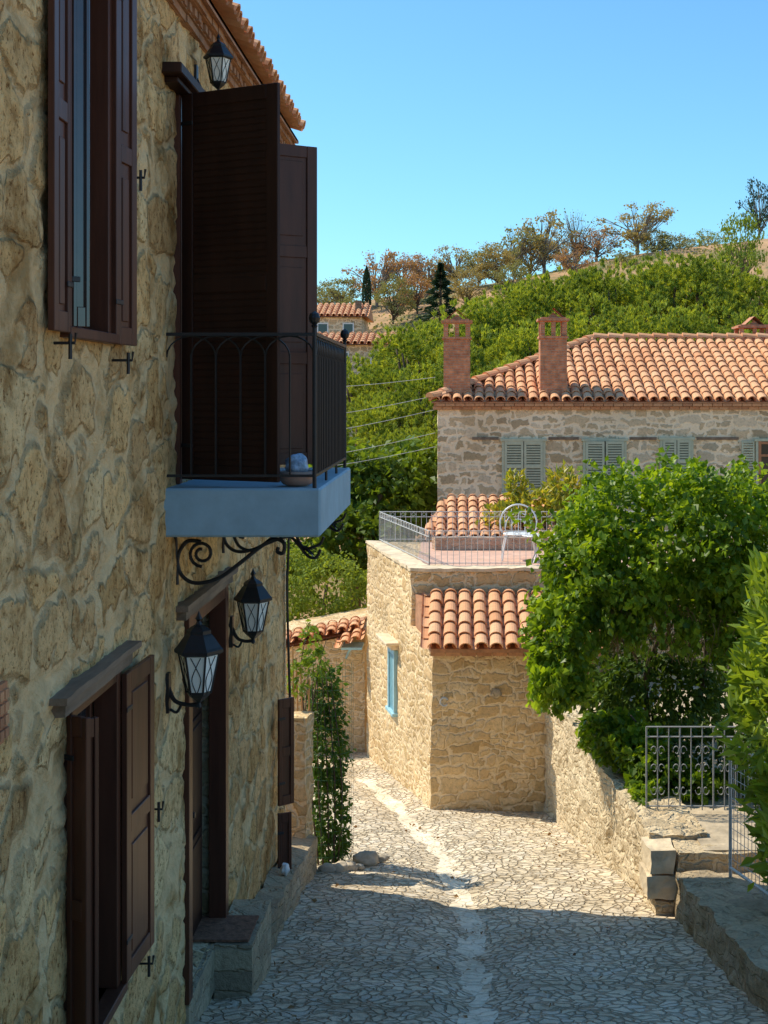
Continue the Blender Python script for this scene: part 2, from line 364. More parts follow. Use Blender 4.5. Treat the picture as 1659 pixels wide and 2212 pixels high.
L_tan=leaf_mat('tan_leaves',[(.34,.27,.12),(.42,.34,.15),(.28,.24,.11)],.35,.7)
L_grn=leaf_mat('fresh_green_leaves',[(.18,.26,.04),(.28,.37,.06)],.4,.7)
L_yel=leaf_mat('yellow_green_leaves',[(.24,.30,.03),(.40,.39,.05),(.54,.45,.07),(.20,.26,.03),(.28,.33,.04)],.45,.4,.5)
# ---------------------------------------------------------------- ground
YP=[-30,0,9.18,12,19,25,34]; ZP=[3,-1.7,-4.17,-4.72,-5.7,-6.4,-7]
def fz(y): return float(np.interp(y,YP,ZP))
def hill(x,y):
    if y<34: return fz(y)-.2
    b=float(np.interp(y,[34,45,60,75,95,115,140,400,3000],[-7.2,-5,-1.5,2.5,7,7.5,3,-2,-2]))
    sl=float(np.interp(y,[45,95,140,400],[0,.175,.1,0]))
    z=b+sl*max(-40,min(60,x))
    if y>50 and y<300: z+=noise.noise(V((x*.08,y*.08,0)))*.9
    return z
xs=sorted(set([-2500,-900,-300,-120]+list(range(-80,101,3))+[130,300,900,2500]))
ys=sorted(set([-300,-100,-30,0,9.18,12,19,25,34,37,40]+list(range(42,146,3))+[170,220,300,400,900,3000]))
mb=MB(); mb.add([(x,y,hill(x,y)) for y in ys for x in xs],[(j*len(xs)+i,j*len(xs)+i+1,(j+1)*len(xs)+i+1,(j+1)*len(xs)+i) for j in range(len(ys)-1) for i in range(len(xs)-1)])
m,nt,b=newmat('dry_hillside'); tc=nd(nt,'ShaderNodeTexCoord')
nz=nd(nt,'ShaderNodeTexNoise',{'Vector':tc.outputs['Object'],'Scale':.35,'Detail':8,'Roughness':.75})
nt.links.new(ramp(nt,nz.outputs['Fac'],[(.40,(.16,.16,.05)),(.50,(.40,.24,.11)),(.64,(.56,.33,.16))]),b.inputs['Base Color']); b.inputs['Roughness'].default_value=.95
g=mb.obj('ground',m,None,smooth=True,recalc=False); g['kind']='structure'; g['label']='dry orange hillside and earth under the village'
def relief(name,mat,us,vs,pos,vor,amp,skip=None,e_hi=.3,namp=.012,warp=.15):
    nu=len(us);nv=len(vs); verts=[];E=[];Rn=[]
    for v in vs:
        for u in us:
            q=vor(u,v); q=q+noise.noise_vector(q*1.1)*warp+noise.noise_vector(q*3.1)*warp*.25
            d,pp=noise.voronoi(q); e=d[1]-d[0]; p0=pp[0]
            E.append(e); Rn.append((math.sin(p0[0]*12.9+p0[1]*78.2+p0[2]*37.7)*43758.5)%1.0)
            t=min(1,max(0,e/e_hi)); h=t*t*(3-2*t)*amp+noise.fractal(V((u*6,v*6,3)),.8,2.0,3)*namp
            verts.append(pos(u,v,h))
    faces=[]
    for j in range(nv-1):
        for i in range(nu-1):
            if skip and skip((us[i]+us[i+1])/2,(vs[j]+vs[j+1])/2): continue
            k=j*nu+i; faces.append((k,k+1,k+nu+1,k+nu))
    me=bpy.data.meshes.new(name); me.from_pydata(verts,[],faces); me.materials.append(mat)
    a=me.attributes.new('edge','FLOAT','POINT'); a.data.foreach_set('value',E)
    a=me.attributes.new('rnd','FLOAT','POINT'); a.data.foreach_set('value',Rn)
    me.polygons.foreach_set('use_smooth',[True]*len(me.polygons)); me.update()
    return bpy.data.objects.new(name,me)
def gut(y): return float(np.interp(y,[4,9.2,13,16,19,24,28],[.15,.15,.12,-.15,-.75,-2.0,-3.2]))
def sheet(x,y): 
    d=abs(x-gut(y)); return fz(y)-.07*math.exp(-(d/.25)**2)+.02*math.sin(x*1.7+y*.8)+noise.fractal(V((x*3.2,y*3.2,1)),.8,2,3)*.018
sx_=list(np.arange(-4.2,2.6,.06)); sy_=list(np.arange(7.5,28,.07))
mb=MB(); n=len(sx_)
mb.add([(x,y,sheet(x,y)) for y in sy_ for x in sx_],[(j*n+i,j*n+i+1,(j+1)*n+i+1,(j+1)*n+i) for j in range(len(sy_)-1) for i in range(n-1)])
o=mb.obj('street',M_street,None,smooth=True,recalc=False); o['kind']='structure'; o['label']='sloping cobbled lane of flat pale stones'
mb=MB(); wob=lambda y,k:.06*noise.noise(V((y*3.1,k*5,0)))
yy=list(np.arange(7.6,22,.08)); offs=[-.13,-.065,0,.065,.13]
mb.add([(gut(y)+o_+wob(y,o_),y,sheet(gut(y)+o_+wob(y,o_),y)+.010*(1-abs(o_)/.13)-.001+.018*noise.noise(V((y*2.2,o_*6,3)))) for y in yy for o_ in offs],[(j*5+i,j*5+i+1,(j+1)*5+i+1,(j+1)*5+i) for j in range(len(yy)-1) for i in range(4)])
o=mb.obj('street_gutter',M_gutter,None,smooth=True,recalc=False); o['kind']='structure'; o['label']='worn smoother stone drain strip down the lane'
vs=[]
for y in (-6,0,7.52): vs+= [(-4.2,y,fz(y)),(2.6,y,fz(y))]
mb=MB(); mb.add(vs,[(0,1,3,2),(2,3,5,4)]); o=mb.obj('street_upper',M_street,None,recalc=False); o['kind']='structure'; o['label']='upper part of the cobbled lane'
P=[]
for i in range(90):
    y=9.2+random.random()**1.3*9; x=random.choice([random.gauss(-1.3,.12),random.gauss(1.6-.12*(y-13) if y>13 else 1.85,.12),random.uniform(-1.1,1.5),random.gauss(gut(y),.1)])
    if x>1.8-.12*max(0,y-13): continue
    P.append((x,y,sheet(x,y)+.022))
P=np.array(P); D_=rng.normal(size=(len(P),3))*np.array([1,1,.25])
o=bpy.data.objects.new('dry_leaves',leaf_mesh('dry_leaves',P,D_,.035+.03*rng.random(len(P)),.7,leaf_mat('dry_leaf',[(.28,.14,.05),(.40,.24,.10),(.18,.09,.04)],.1,.8))); put(o,None); o['kind']='stuff'; tag(o,'dry brown leaves scattered on the cobbles','leaves')
# ---------------------------------------------------------------- LEFT HOUSE
WX=-1.76
OPEN=[(6.20,7.0,.30,2.12),(8.75,10.3,-.57,1.88),(6.30,7.18,-3.05,-1.42),(9.03,10.55,-3.97,-1.44)]
H=thing('stone_house','tall tan rubble-stone house with brown shutters and blue balcony','house',(WX,9,-4.6))
def snap(lst,vals):
    lst=list(lst)
    for v in vals:
        i=min(range(len(lst)),key=lambda k:abs(lst[k]-v)); lst[i]=v
    return lst
us=snap(np.arange(4.0,14.32,.024),[4.0,14.3]+[a for o_ in OPEN for a in o_[:2]])
vs_=snap(np.arange(-5.6,2.5,.026),[a for o_ in OPEN for a in o_[2:]])
def sk(u,v): return any(a<u<b_ and c<v<d for a,b_,c,d in OPEN)
o=relief('wall',M_left,us,vs_,lambda u,v,h:(WX+h-.018,u,v),lambda u,v:V((u*1.85,v*2.7,.4)),.020,sk,e_hi=.12,namp=.012,warp=.36)
put(o,H)
mb=MB()
mb.box(-6.5,-2.08,4,14.3,-6.5,2.5); mb.box(-6.5,WX,-9,4.0,-6,2.5)
mb.box(-2.08,WX+.01,14.2,14.3,-6.5,2.5)
for a,b_,c,d in OPEN:
    mb.box(-2.08,WX-.03,a-.06,a,c,d); mb.box(-2.08,WX-.03,b_,b_+.06,c,d); mb.box(-2.08,WX-.03,a-.06,b_+.06,d,d+.06); mb.box(-2.08,WX-.03,a-.06,b_+.06,c-.06,c)
for y in (-9,14.29):
    mb.add([(-6.5,y,2.49),(-1.76,y,2.49),(-4.1,y,3.45),(-6.5,y+.01,2.49),(-1.76,y+.01,2.49),(-4.1,y+.01,3.45)],[(0,1,2),(3,4,5)])
mb.obj('inner_wall',M_mid,H)
mb=MB(); s=V((-math.cos(R(20)),0,math.sin(R(20))))
tiles(mb,(-1.575,-1.5,2.62),(0,1,0),s,15.6,2.7,cw=.2,tl=.34)
roof=mb.obj('roof',M_tile,H,smooth=False,recalc=False)
mb=MB(); a=V((-1.62,-9,2.60)); q=s*2.9
mb.add([a,a+V((0,23.2,0)),a+V((0,23.2,0))+q,a+q, a-V((0,0,.05)),a+V((0,23.2,-.05)),a+V((0,23.2,-.05))+q,a+q-V((0,0,.05))],[(0,1,2,3),(4,7,6,5),(0,4,5,1),(1,5,6,2)])
a2=V((-6.8,-9,2.55)); t=a+q
mb.add([a2,a2+V((0,23.2,0)),t+V((0,23.2,0)),t],[(0,1,2,3)])
mb.obj('roof_deck',M_under,H)
mb=MB()
for L,(xo,z) in enumerate([(.03,2.39),(.065,2.45),(.105,2.51)]):
    y=3.0+L*.05
    while y<14.2:
        if L==1:
            mb.box(WX-.05,WX+xo+random.uniform(-.008,.008),y,y+.085,z,z+.05); y+=.135
        else:
            mb.box(WX-.05,WX+xo+random.uniform(-.006,.006),y,y+.20,z,z+.05); y+=.212
    mb.box(WX-.05,WX+xo-.02,3,14.3,z-.005,z+.06)
mb.box(WX-.05,WX+.14,3,14.3,2.572,2.60)
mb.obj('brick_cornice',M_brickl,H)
def shutter(hinge,end,z0,z1,parent,name='shutter',panels=2,slats=False,mat=M_wood,label=None,th=.03):
    h=V((hinge[0],hinge[1],0)); e=V((end[0],end[1],0)); u=(e-h); w=u.length; u.normalize(); n=V((u.y,-u.x,0))
    if n.x<0: n=-n
    if abs(u.x)>abs(u.y) and n.y>0: n=-n
    mb=MB(); f=min(.085,w*.24); F=lambda *r: mb.fbox(h,u,n,r)
    F(0,f,0,th,z0,z1); F(w-f,w,0,th,z0,z1)
    zs=[z0+(z1-z0)*i/panels for i in range(panels+1)]
    rh=.09
    for i,z in enumerate(zs):
        a=z-(0 if i==0 else rh/2 if i<panels else rh); F(f+.001,w-f-.001,.001,th-.001,a,a+rh)
    if slats:
        z=z0+rh
        while z<z1-rh-.02:
            mb.fbox(h,u,n,(f,w-f,.006,th-.006,z,z+.034)); z+=.043
        F(f,w-f,.011,th-.011,z0+.05,z1-.05)
    else:
        F(f-.01,w-f+.01,.010,th-.014,z0+.05,z1-.05)
        for i in range(panels):
            a=zs[i]+rh+.03; b_=zs[i+1]-rh-.03
            if w-2*f>.1: F(f+.035,w-f-.035,.005,th-.005,a,b_)
    for z in (z0+.2,z1-.2): mb.fbox(h,u,n,(-.01,min(.09,w*.4),th,th+.006,z,z+.025),1)
    o=mb.obj(name,[mat,M_iron],parent,bevel=.004)
    if label: o['label']=label
    return o
def frame(parent,op,name='window',wd=.06,proud=.015):
    a,b_,c,d=op; mb=MB(); x0=WX-.10;x1=WX+proud+.01
    mb.box(x0,x1,a-.02,a+wd,c,d); mb.box(x0,x1,b_-wd,b_+.02,c,d); mb.box(x0,x1-.004,a+wd,b_-wd,d-wd,d); 
    if name=='window': mb.box(x0,x1+.03,a-.04,b_+.04,c-.05,c)
    return mb.obj(name,M_wood,parent,bevel=.004)
def sash(parent,op,mat=None):
    a,b_,c,d=op; x=WX-.10; mb=MB(); m=(a+b_)/2; t=.045
    for y in (a+.07,m-t,m,b_-.07-t): mb.box(x-.04,x,y,y+t-.003,c,d-.07)
    for z in (c,(c+d)/2-.02,(c+2*d)/3,d-.07-t): 
        mb.box(x-.035,x-.004,a+.07,b_-.07,z,z+t*.7)
    o1=mb.obj('sash',mat or M_wood,parent,bevel=.003)
    mb=MB(); mb.box(x-.03,x-.024,a+.02,b_-.02,c,d); mb.obj('pane',M_pane,parent)
for op in (OPEN[0],OPEN[2]):
    w=frame(H,op); sash(w,op)
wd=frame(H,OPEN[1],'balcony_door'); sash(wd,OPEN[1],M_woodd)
dd=frame(H,OPEN[3],'door',wd=.10,proud=.02)
mb=MB(); a,b_,c,d=OPEN[3]
for y0,y1 in ((a+.10,9.79),(9.795,b_-.10)):
    mb.box(-1.96,-1.91,y0,y1,c+.02,d-.10)
    for z0,z1 in ((c+.12,c+.75),(c+.87,c+1.6),(c+1.7,d-.24)):
        mb.box(-1.912,-1.895,y0+.1,y1-.1,z0,z1); mb.box(-1.896,-1.885,y0+.15,y1-.15,z0+.05,z1-.05)
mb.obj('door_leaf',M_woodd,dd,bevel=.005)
mb=MB(); mb.lathe((0,0,0),[(.012,0),(.012,.05),(.026,.055),(.02,.08)],10)
o=mb.obj('handle',M_iron,dd); o.matrix_local=Matrix.Translation((-1.905,9.72,-2.95))@Matrix.Rotation(R(90),4,'Y')
shutter((WX+.02,6.19),(WX+.025,5.90),.27,2.2,H)
shutter((WX+.02,7.0),(WX+.055,7.30),.25,2.2,H)
shutter((WX+.025,6.24),(WX+.085,6.30),.30,2.1,H,'casement',panels=1,mat=M_gloss)
shutter((WX+.02,6.28),(WX+.125,6.22),-3.19,-1.45,H)
shutter((WX+.03,7.18),(WX+.055,7.72),-3.05,-1.45,H)
shutter((WX+.02,6.38),(WX+.08,6.46),-3.05,-1.5,H,'casement',panels=1)
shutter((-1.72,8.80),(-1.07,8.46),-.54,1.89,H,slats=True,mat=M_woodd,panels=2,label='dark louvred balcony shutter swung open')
shutter((-1.72,10.28),(-1.08,10.68),-.54,1.89,H,slats=False,panels=3,mat=M_wood)
shutter((-1.71,13.3),(-1.58,13.42),-3.95,-2.93,H,panels=2)
shutter((-1.71,13.3),(-1.59,13.36),-4.75,-4.02,H,panels=1)
rough_block('lintel',[(WX-.05,6.0),(WX+.08,6.0),(WX+.08,7.42),(WX-.05,7.42)],-1.348,-1.318,M_oldwood,H,step=.05,amp=.006,freq=6)
rough_block('lintel',[(WX-.05,6.08),(WX+.05,6.08),(WX+.05,7.34),(WX-.05,7.34)],-1.42,-1.352,M_oldwood,H,step=.05,amp=.005,freq=6)
rough_block('lintel',[(WX-.05,8.72),(WX+.08,8.72),(WX+.08,10.72),(WX-.05,10.72)],-1.372,-1.335,M_oldwood,H,step=.05,amp=.006,freq=6)
rough_block('lintel',[(WX-.05,8.8),(WX+.05,8.8),(WX+.05,10.64),(WX-.05,10.64)],-1.44,-1.378,M_oldwood,H,step=.05,amp=.005,freq=6)
mb=MB(); mb.box(WX-.05,WX+.12,8.3,10.4,1.92,1.985); mb.box(WX-.05,WX+.08,8.4,10.3,1.885,1.92)
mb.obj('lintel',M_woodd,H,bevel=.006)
for (y,z,x) in ((6.05,.22,WX),(7.12,.17,WX),(7.4,1.15,WX),(7.85,-2.35,WX),(7.6,-3.12,WX)):
    mb=MB()
    mb.tube([(x-.02,y,z),(x+.10,y,z),(x+.105,y,z+.045)],.007,6); mb.tube([(x+.08,y,z-.07),(x+.08,y,z+.04)],.009,6)
    mb.obj('shutter_stay',M_iron,H)
# balcony
mb=MB(); mb.box(WX-.02,-.82,8.4,10.8,-.87,-.575)
bal=mb.obj('balcony',M_blue,H,bevel=.012); bal['label']='blue painted concrete balcony slab'
mb=MB(); X=-.86; y0,y1=8.44,10.74; zt=.36; zb=-.50
mb.box(WX,X,y0-.012,y0+.012,zt-.01,zt+.01); mb.box(WX,X,y1-.012,y1+.012,zt-.01,zt+.01); mb.box(X-.014,X+.014,y0,y1,zt-.009,zt+.013)
mb.box(WX,X,y0-.01,y0+.01,zb-.008,zb+.008); mb.box(X-.01,X+.01,y0,y1,zb-.009,zb+.009); mb.box(WX,X,y1-.01,y1+.01,zb-.008,zb+.008)
def run(p0,p1,n):
    p0=V(p0);p1=V(p1);d=(p1-p0)/n
    for i in range(1,n):
        p=p0+d*i; mb.tube([p+V((0,0,zb)),p+V((0,0,zt-.12))],.007,5)
    for i in range(0,n-1):
        a=p0+d*i; b_=p0+d*(i+2); c=(a+b_)/2; r=(b_-a).length/2
        pts=[c+(b_-a).normalized()*r*math.cos(t)+V((0,0,zt-.14+.13*math.sin(t))) for t in [math.pi*k/10 for k in range(11)]]
        mb.tube(pts,.006,4)
run((WX,y0,0),(X,y0,0),6); run((X,y0,0),(X,y1,0),20); run((X,y1,0),(WX,y1,0),6)
for yy_ in (y0,y1): 
    mb.tube([(X,yy_,-.575),(X,yy_,.40)],.013,8); mb.lathe((X,yy_,.40),[(.012,0),(.022,.01),(.012,.02),(.03,.035),(.036,.06),(.028,.085),(.004,.1)],10)
for yy_ in (9.2,9.98): mb.tube([(X,yy_,-.58),(X,yy_,zb)],.01,6)
mb.obj('railing',M_iron,bal)
for k,(yb,nm) in enumerate(((8.72,'bracket'),(10.45,'bracket'))):
    mb=MB()
    sp=[(-1.595+(.028+.055*t)*math.cos(1.5+t*9.5),yb,-1.005+(.028+.055*t)*math.sin(1.5+t*9.5)) for t in [i/24 for i in range(25)]]
    mb.tube(sp,.011,6)
    cur=smooth_pts([(-1.60,yb,-.93),(-1.69,yb,-.93),(-1.745,yb,-1.02),(-1.73,yb,-1.13),(-1.64,yb,-1.19),(-1.49,yb,-1.16),(-1.35,yb,-1.06),(-1.23,yb,-.965),(-1.14,yb,-.915),(-1.08,yb,-.94),(-1.085,yb,-1.0),(-1.12,yb,-.995),(-1.115,yb,-.965)],6)
    mb.tube(cur,.013,6)
    mb.tube(smooth_pts([(-1.40,yb,-.885),(-1.36,yb,-.96),(-1.28,yb,-.985),(-1.18,yb,-.94),(-1.05,yb,-.90),(-.99,yb,-.95),(-.93,yb,-1.02),(-.88,yb,-1.03),(-.85,yb,-.98)],5),.010,6)
    mb.tube(smooth_pts([(-1.0,yb,-.9),(-.95,yb,-.97),(-.86,yb,-.95),(-.83,yb,-.90)],5),.009,6)
    mb.tube([(WX,yb,-.885),(-.85,yb,-.885)],.012,6); mb.tube([(WX,yb,-.88),(WX+.01,yb,-1.2)],.012,6)
    for a_ in (.3,.0,-.35):
        mb.add([(-1.0,yb,-.95),(-.93+a_*.05,yb-.02,-.985-a_*.06),(-.87,yb,-1.03-a_*.1),(-.94,yb+.02,-.96)],[(0,1,2,3)])
    mb.obj(nm,M_iron,bal)
bw=thing('flower_bowl','round terracotta bowl holding a blue and white stone','bowl',(-.98,8.62,-.575))
mb=MB(); mb.lathe((-.985,8.62,-.575),[(.05,0),(.09,.015),(.12,.05),(.115,.09),(.10,.095),(.095,.06),(.02,.05)],20)
mb.obj('bowl',simple_mat('pinkish_clay',(.42,.27,.20),.7,.2),bw,smooth=True)
def rock(name,c,r,mat,parent=None,seed=0):
    bm=bmesh.new(); bmesh.ops.create_icosphere(bm,subdivisions=3,radius=1)
    for v in bm.verts:
        v.co=V((v.co.x*r[0],v.co.y*r[1],v.co.z*r[2]))*(1+.35*noise.noise(v.co*1.6+V((seed,0,0))))+V(c)
    me=bpy.data.meshes.new(name); bm.to_mesh(me); bm.free(); me.materials.append(mat); me.polygons.foreach_set('use_smooth',[True]*len(me.polygons))
    return put(bpy.data.objects.new(name,me),parent)
rock('stone',(-.99,8.6,-.44),(.08,.065,.065),simple_mat('blue_glass_stone',(.30,.42,.55),.3,.7,22,.4),bw,3)
rough_block('door_step',[(-1.74,10.0),(-1.47,10.0),(-1.45,10.9),(-1.74,10.9)],-5.2,-3.97,M_curb,H,step=.06,amp=.008)
o=rough_block('stone_ledge',[(-1.75,10.95),(-1.55,10.95),(-1.50,14.9),(-1.75,14.9)],-6,[-4.27,-4.29,-4.75,-4.70],M_curb,None,step=.06,amp=.04)
tag(o,'rough grey stone ledge along the base of the house','ledge')
o=rough_block('doormat',[(-2.05,10.03),(-1.50,10.03),(-1.49,10.5),(-2.05,10.5)],-3.962,-3.945,M_mat,None,step=.05,amp=.006)
tag(o,'worn brown doormat on the stone doorstep','doormat')
rough_block('threshold',[(-2.06,9.05),(-1.74,9.05),(-1.74,10.54),(-2.06,10.54)],-4.3,-3.975,M_curb,H,step=.1,amp=.002)
def lamp(cx,cy,zbot,wallx,label,sc=1.0,arm=True):
    r=thing('wall_lantern',label,'lantern',(wallx,cy,zbot),'black lanterns on the house wall')
    z=zbot+.10*sc; mb=MB(); S=lambda pr:[(a*sc,b_*sc) for a,b_ in pr]
    mb.lathe((cx,cy,z),S([(.0,-.10),(.018,-.085),(.012,-.06),(.035,-.04),(.06,-.02),(.075,.0),(.075,.012)]),6)
    mb.lathe((cx,cy,z+.235*sc),S([(.128,0),(.150,.012),(.150,.03),(.135,.045),(.085,.115),(.075,.125),(.075,.145),(.05,.165),(.022,.18),(.012,.2),(.022,.215),(.012,.235),(.0,.265)]),6)
    for j in range(6):
        a=2*math.pi*j/6; b2=a+math.pi/3
        p0=V((cx+.074*sc*math.cos(a),cy+.074*sc*math.sin(a),z)); p1=V((cx+.122*sc*math.cos(a),cy+.122*sc*math.sin(a),z+.24*sc))
        q0=V((cx+.074*sc*math.cos(b2),cy+.074*sc*math.sin(b2),z)); q1=V((cx+.122*sc*math.cos(b2),cy+.122*sc*math.sin(b2),z+.24*sc))
        mb.tube([p0,p1],.007*sc,5)
        m0=(p0+q0)/2
        mb.tube(smooth_pts([m0,p0.lerp(p1,.35)*.8+q0.lerp(q1,.35)*.2,(p0.lerp(p1,.6)*.6+q0.lerp(q1,.6)*.4),q0.lerp(q1,.95)*.75+p0.lerp(p1,.95)*.25],3),.003*sc,4)
        mb.tube(smooth_pts([m0,q0.lerp(q1,.35)*.8+p0.lerp(p1,.35)*.2,(q0.lerp(q1,.6)*.6+p0.lerp(p1,.6)*.4),p0.lerp(p1,.95)*.75+q0.lerp(q1,.95)*.25],3),.003*sc,4)
    if arm:
        mb.tube(smooth_pts([(wallx+.01,cy,z+.03),(wallx+.05,cy,z-.05),(cx-.06,cy,z-.075),(cx,cy,z-.07)],5),.014,6)
        mb.fbox((wallx,cy,0),(1,0,0),(0,1,0),(-.01,.02,-.035,.035,z-.12,z+.12))
        mb.tube(smooth_pts([(wallx+.02,cy,z-.1),(wallx+.06,cy,z-.12),(wallx+.09,cy,z-.07)],4),.009,6)
    mb.obj('lantern_frame',M_iron,r)
    mb=MB(); mb.lathe((cx,cy,z+.01),S([(.073,0),(.119,.225)]),6); mb.obj('lantern_glass',M_frost,r)
lamp(-1.565,8.45,-1.92,WX,'black six-sided wall lantern with frosted glass beside the door')
lamp(-1.585,10.85,-1.96,WX,'black six-sided wall lantern with frosted glass beside the door')
lamp(-1.60,9.35,2.02,WX,'small dark lantern mounted above the balcony door',.68)
mb=MB()
for j in range(4):
    for i in range(4): mb.box(WX-.0,WX+.022,5.18+i*.06,5.225+i*.06,-1.33+j*.05,-1.295+j*.05)
mb.box(WX-.01,WX+.01,5.16,5.42,-1.35,-1.12)
mb.obj('wall_vent',M_brickc,H)
mb=MB(); mb.tube(smooth_pts([(WX+.05,14.1,2.3),(WX+.06,14.12,-1.2),(WX+.04,14.15,-2.0),(WX+.07,14.15,-3.2)],6),.014,6); mb.obj('cable',M_iron,H)
# ---------------------------------------------------------------- garden wall + column plant beyond
o=rough_block('garden_wall',[(-6,14.75),(-1.60,14.75),(-1.55,15.05),(-6,15.05)],-6,[-3.4,-3.45,-3.45,-3.4],M_mid,None,step=.12,amp=.03)
tag(o,'low sunlit rubble garden wall at the house corner','wall')
ells=[(-1.40,15.4,-4.6,.21,.2,.5),(-1.42,15.4,-3.95,.22,.2,.5),(-1.46,15.4,-3.40,.19,.17,.36),(-1.38,15.4,-5.0,.17,.17,.3)]
plant_from('climbing_shrub','tall narrow green shrub inside green wire netting','shrub',ells,3600,.07,L_hedge,M_bark,[([(-1.42+dx,15.3,-5.4),(-1.45+dx*2,15.25,-4.3),(-1.5+dx,15.3,-3.0)],.014) for dx in (-.12,-.07,-.03,.02,.06,.1)],w=.5,base=(-1.42,15.4,-5.3),la=.7,lf=3.2)
ells=[(-1.60,15.2,-2.75,.12,.12,.25),(-1.52,15.2,-2.95,.12,.1,.2),(-1.72,15.1,-3.1,.12,.1,.2)]
plant_from('climbing_rose','thin climbing branches with pale green leaves','plant',ells,300,.08,L_laurel,M_bark,[([(-1.65,15.2,-3.6),(-1.7,15.2,-3.0),(-1.6,15.2,-2.5)],.01),([(-1.6,15.2,-3.6),(-1.5,15.2,-3.0),(-1.42,15.2,-2.7)],.008)],w=.5)
mg=simple_mat('green_plastic_wire',(.04,.13,.07),.5,.1)
mb=MB(); 
for z in np.arange(-5.2,-3.0,.14): mb.tube([(-1.41+.27*math.cos(t),15.4+.27*math.sin(t),z) for t in np.linspace(0,2*math.pi,17)],.0018,3)
for t in np.linspace(0,2*math.pi,15): mb.tube([(-1.41+.27*math.cos(t),15.4+.27*math.sin(t),-5.3),(-1.41+.27*math.cos(t),15.4+.27*math.sin(t),-3.0)],.0018,3)
o=mb.obj('wire_netting',mg,None); tag(o,'green wire netting guard around the shrub','netting')
mc=simple_mat('orange_cane',(.60,.32,.13),.7,.2)
for i in range(5):
    mb=MB(); x=-1.76+.05*i; mb.tube([(x,15.15,-4),(x+random.uniform(-.05,.03),15.1,-2.75-.12*i)],.009,5); o=mb.obj('garden_cane',mc); tag(o,'thin orange garden cane leaning on the shrub','cane','garden canes')
ms=simple_mat('pale_field_stone',(.52,.43,.31),.9,.3,9,.6)
for i,(x,y,r) in enumerate([(-.98,15.35,.15),(-1.25,14.95,.1),(-1.15,15.0,.09),(-.83,15.5,.08),(-1.38,14.9,.09),(-1.05,15.05,.06)]):
    o=rock('boulder',(x,y,fz(y)+r*.3),(r,r*.8,r*.6),ms,None,i*3.3); tag(o,'pale rounded field stone at the foot of the shrub','stone','stones along the lane edge')
o=rock('boulder',(-1.60,13.0,-4.45),(.04,.06,.06),M_white,None,2); tag(o,'small white stone on the ledge','stone')
# ---------------------------------------------------------------- MIDDLE HOUSE
MH=thing('terrace_house','sunlit tan stone house with tiled lean-to and roof terrace','house',(0,20,-5.8))
A=V((-.33,19,0)); U=V((-1.22,5.2,0)).normalized()
rough_block('wall',[(-.335,19.0),(1.9,19.0),(1.9,20.45),(-.67,20.45)],-7.2,-3.42,M_mid,MH,step=.08,amp=.03)
rough_block('wall',[(-.662,20.42),(4.6,20.42),(4.6,24.3),(-1.56,24.3)],-7.6,-2.60,M_mid,MH,step=.10,amp=.025)
rough_block('parapet',[(-.67,20.39),(4.6,20.39),(4.6,20.70),(-.74,20.70)],-2.61,-2.565,M_cop,MH,step=.07,amp=.022)
rough_block('parapet',[(-.75,20.71),(-.42,20.71),(-1.25,24.3),(-1.58,24.3)],-2.61,-2.565,M_cop,MH,step=.07,amp=.022)
mb=MB(); mb.box(-.6,4.5,20.73,24.2,-2.605,-2.585); mb.obj('terrace_floor',M_terra,MH)
rough_block('terrace_wall',[(-.35,22.9),(4.6,22.9),(4.6,23.1),(-.40,23.1)],-2.7,-2.38,masonry_mat('pinkish_stone',[(.56,.35,.24),(.64,.45,.32),(.48,.29,.19)],(.62,.48,.36),bw=.2,rh=.1,ms=.012),MH,step=.1,amp=.012)
mb=MB(); sl=V((0,1.6,.55)).normalized()
tiles(mb,(-.40,18.82,-3.50),(1,0,0),sl,2.35,1.66,cw=.212,tl=.31,k=8)
mb.obj('roof',M_tile,MH,recalc=False)
mb=MB(); mb.add([(-.34,18.86,-3.47),(1.95,18.86,-3.47),(1.95,20.42,-2.935),(-.60,20.42,-2.935),(-.34,18.86,-3.52),(1.95,18.86,-3.52),(1.95,20.42,-3.5),(-.60,20.42,-3.5)],[(0,1,2,3),(0,4,5,1),(0,3,7,4),(4,7,6,5)])
mb.obj('roof_deck',M_under,MH)
mb=MB(); x=-.35
while x<1.9: mb.box(x,x+.2,18.9,19.02,-3.575,-3.52); x+=.212
mb.obj('brick_cornice',M_brickc,MH)
mb=MB(); nrm=V((-U.y,U.x,0)); o_=A+V((0,0,0))
def fb(r,mi=0): mb.fbox(o_,U,nrm,r,mi)
fb((2.56,2.64,-.02,.05,-4.95,-3.98)); fb((3.02,3.10,-.02,.05,-4.95,-3.98)); fb((2.64,3.02,-.02,.05,-4.06,-3.98)); fb((2.52,3.14,-.02,.08,-5.0,-4.95))
w=mb.obj('window',M_teal,MH,bevel=.004)
mb=MB(); fb((2.64,3.02,-.02,.025,-4.95,-4.06)); mb.obj('pane',simple_mat('faded_blue_board',(.16,.34,.40),.5,.2,10,.1),w)
mb=MB(); fb((2.40,3.32,-.02,.20,-3.88,-3.83)); fb((2.44,3.28,-.02,.12,-3.95,-3.88)); mb.obj('lintel',M_cop,w,bevel=.01)
mb=MB(); c=V((-.16,18.96,-4.21)); mb.tube([c+V((.055*math.cos(t),0,.055*math.sin(t))) for t in np.linspace(.5,5.6,14)],.014,6); mb.obj('wall_ornament',M_greyiron,MH)
rock('wall_ornament',(.55,18.97,-4.10),(.07,.04,.07),M_curb,MH,5)
mb=MB(); mb.box(1.30,1.9,18.90,18.96,-5.2,-3.6); 
for i in range(5): mb.box(1.31+i*.11,1.40+i*.11,18.87,18.90,-5.2,-3.63)
mb.obj('gate',simple_mat('red_brown_wood',(.34,.12,.06),.6,.3,stretch=(1,1,.2)),MH)
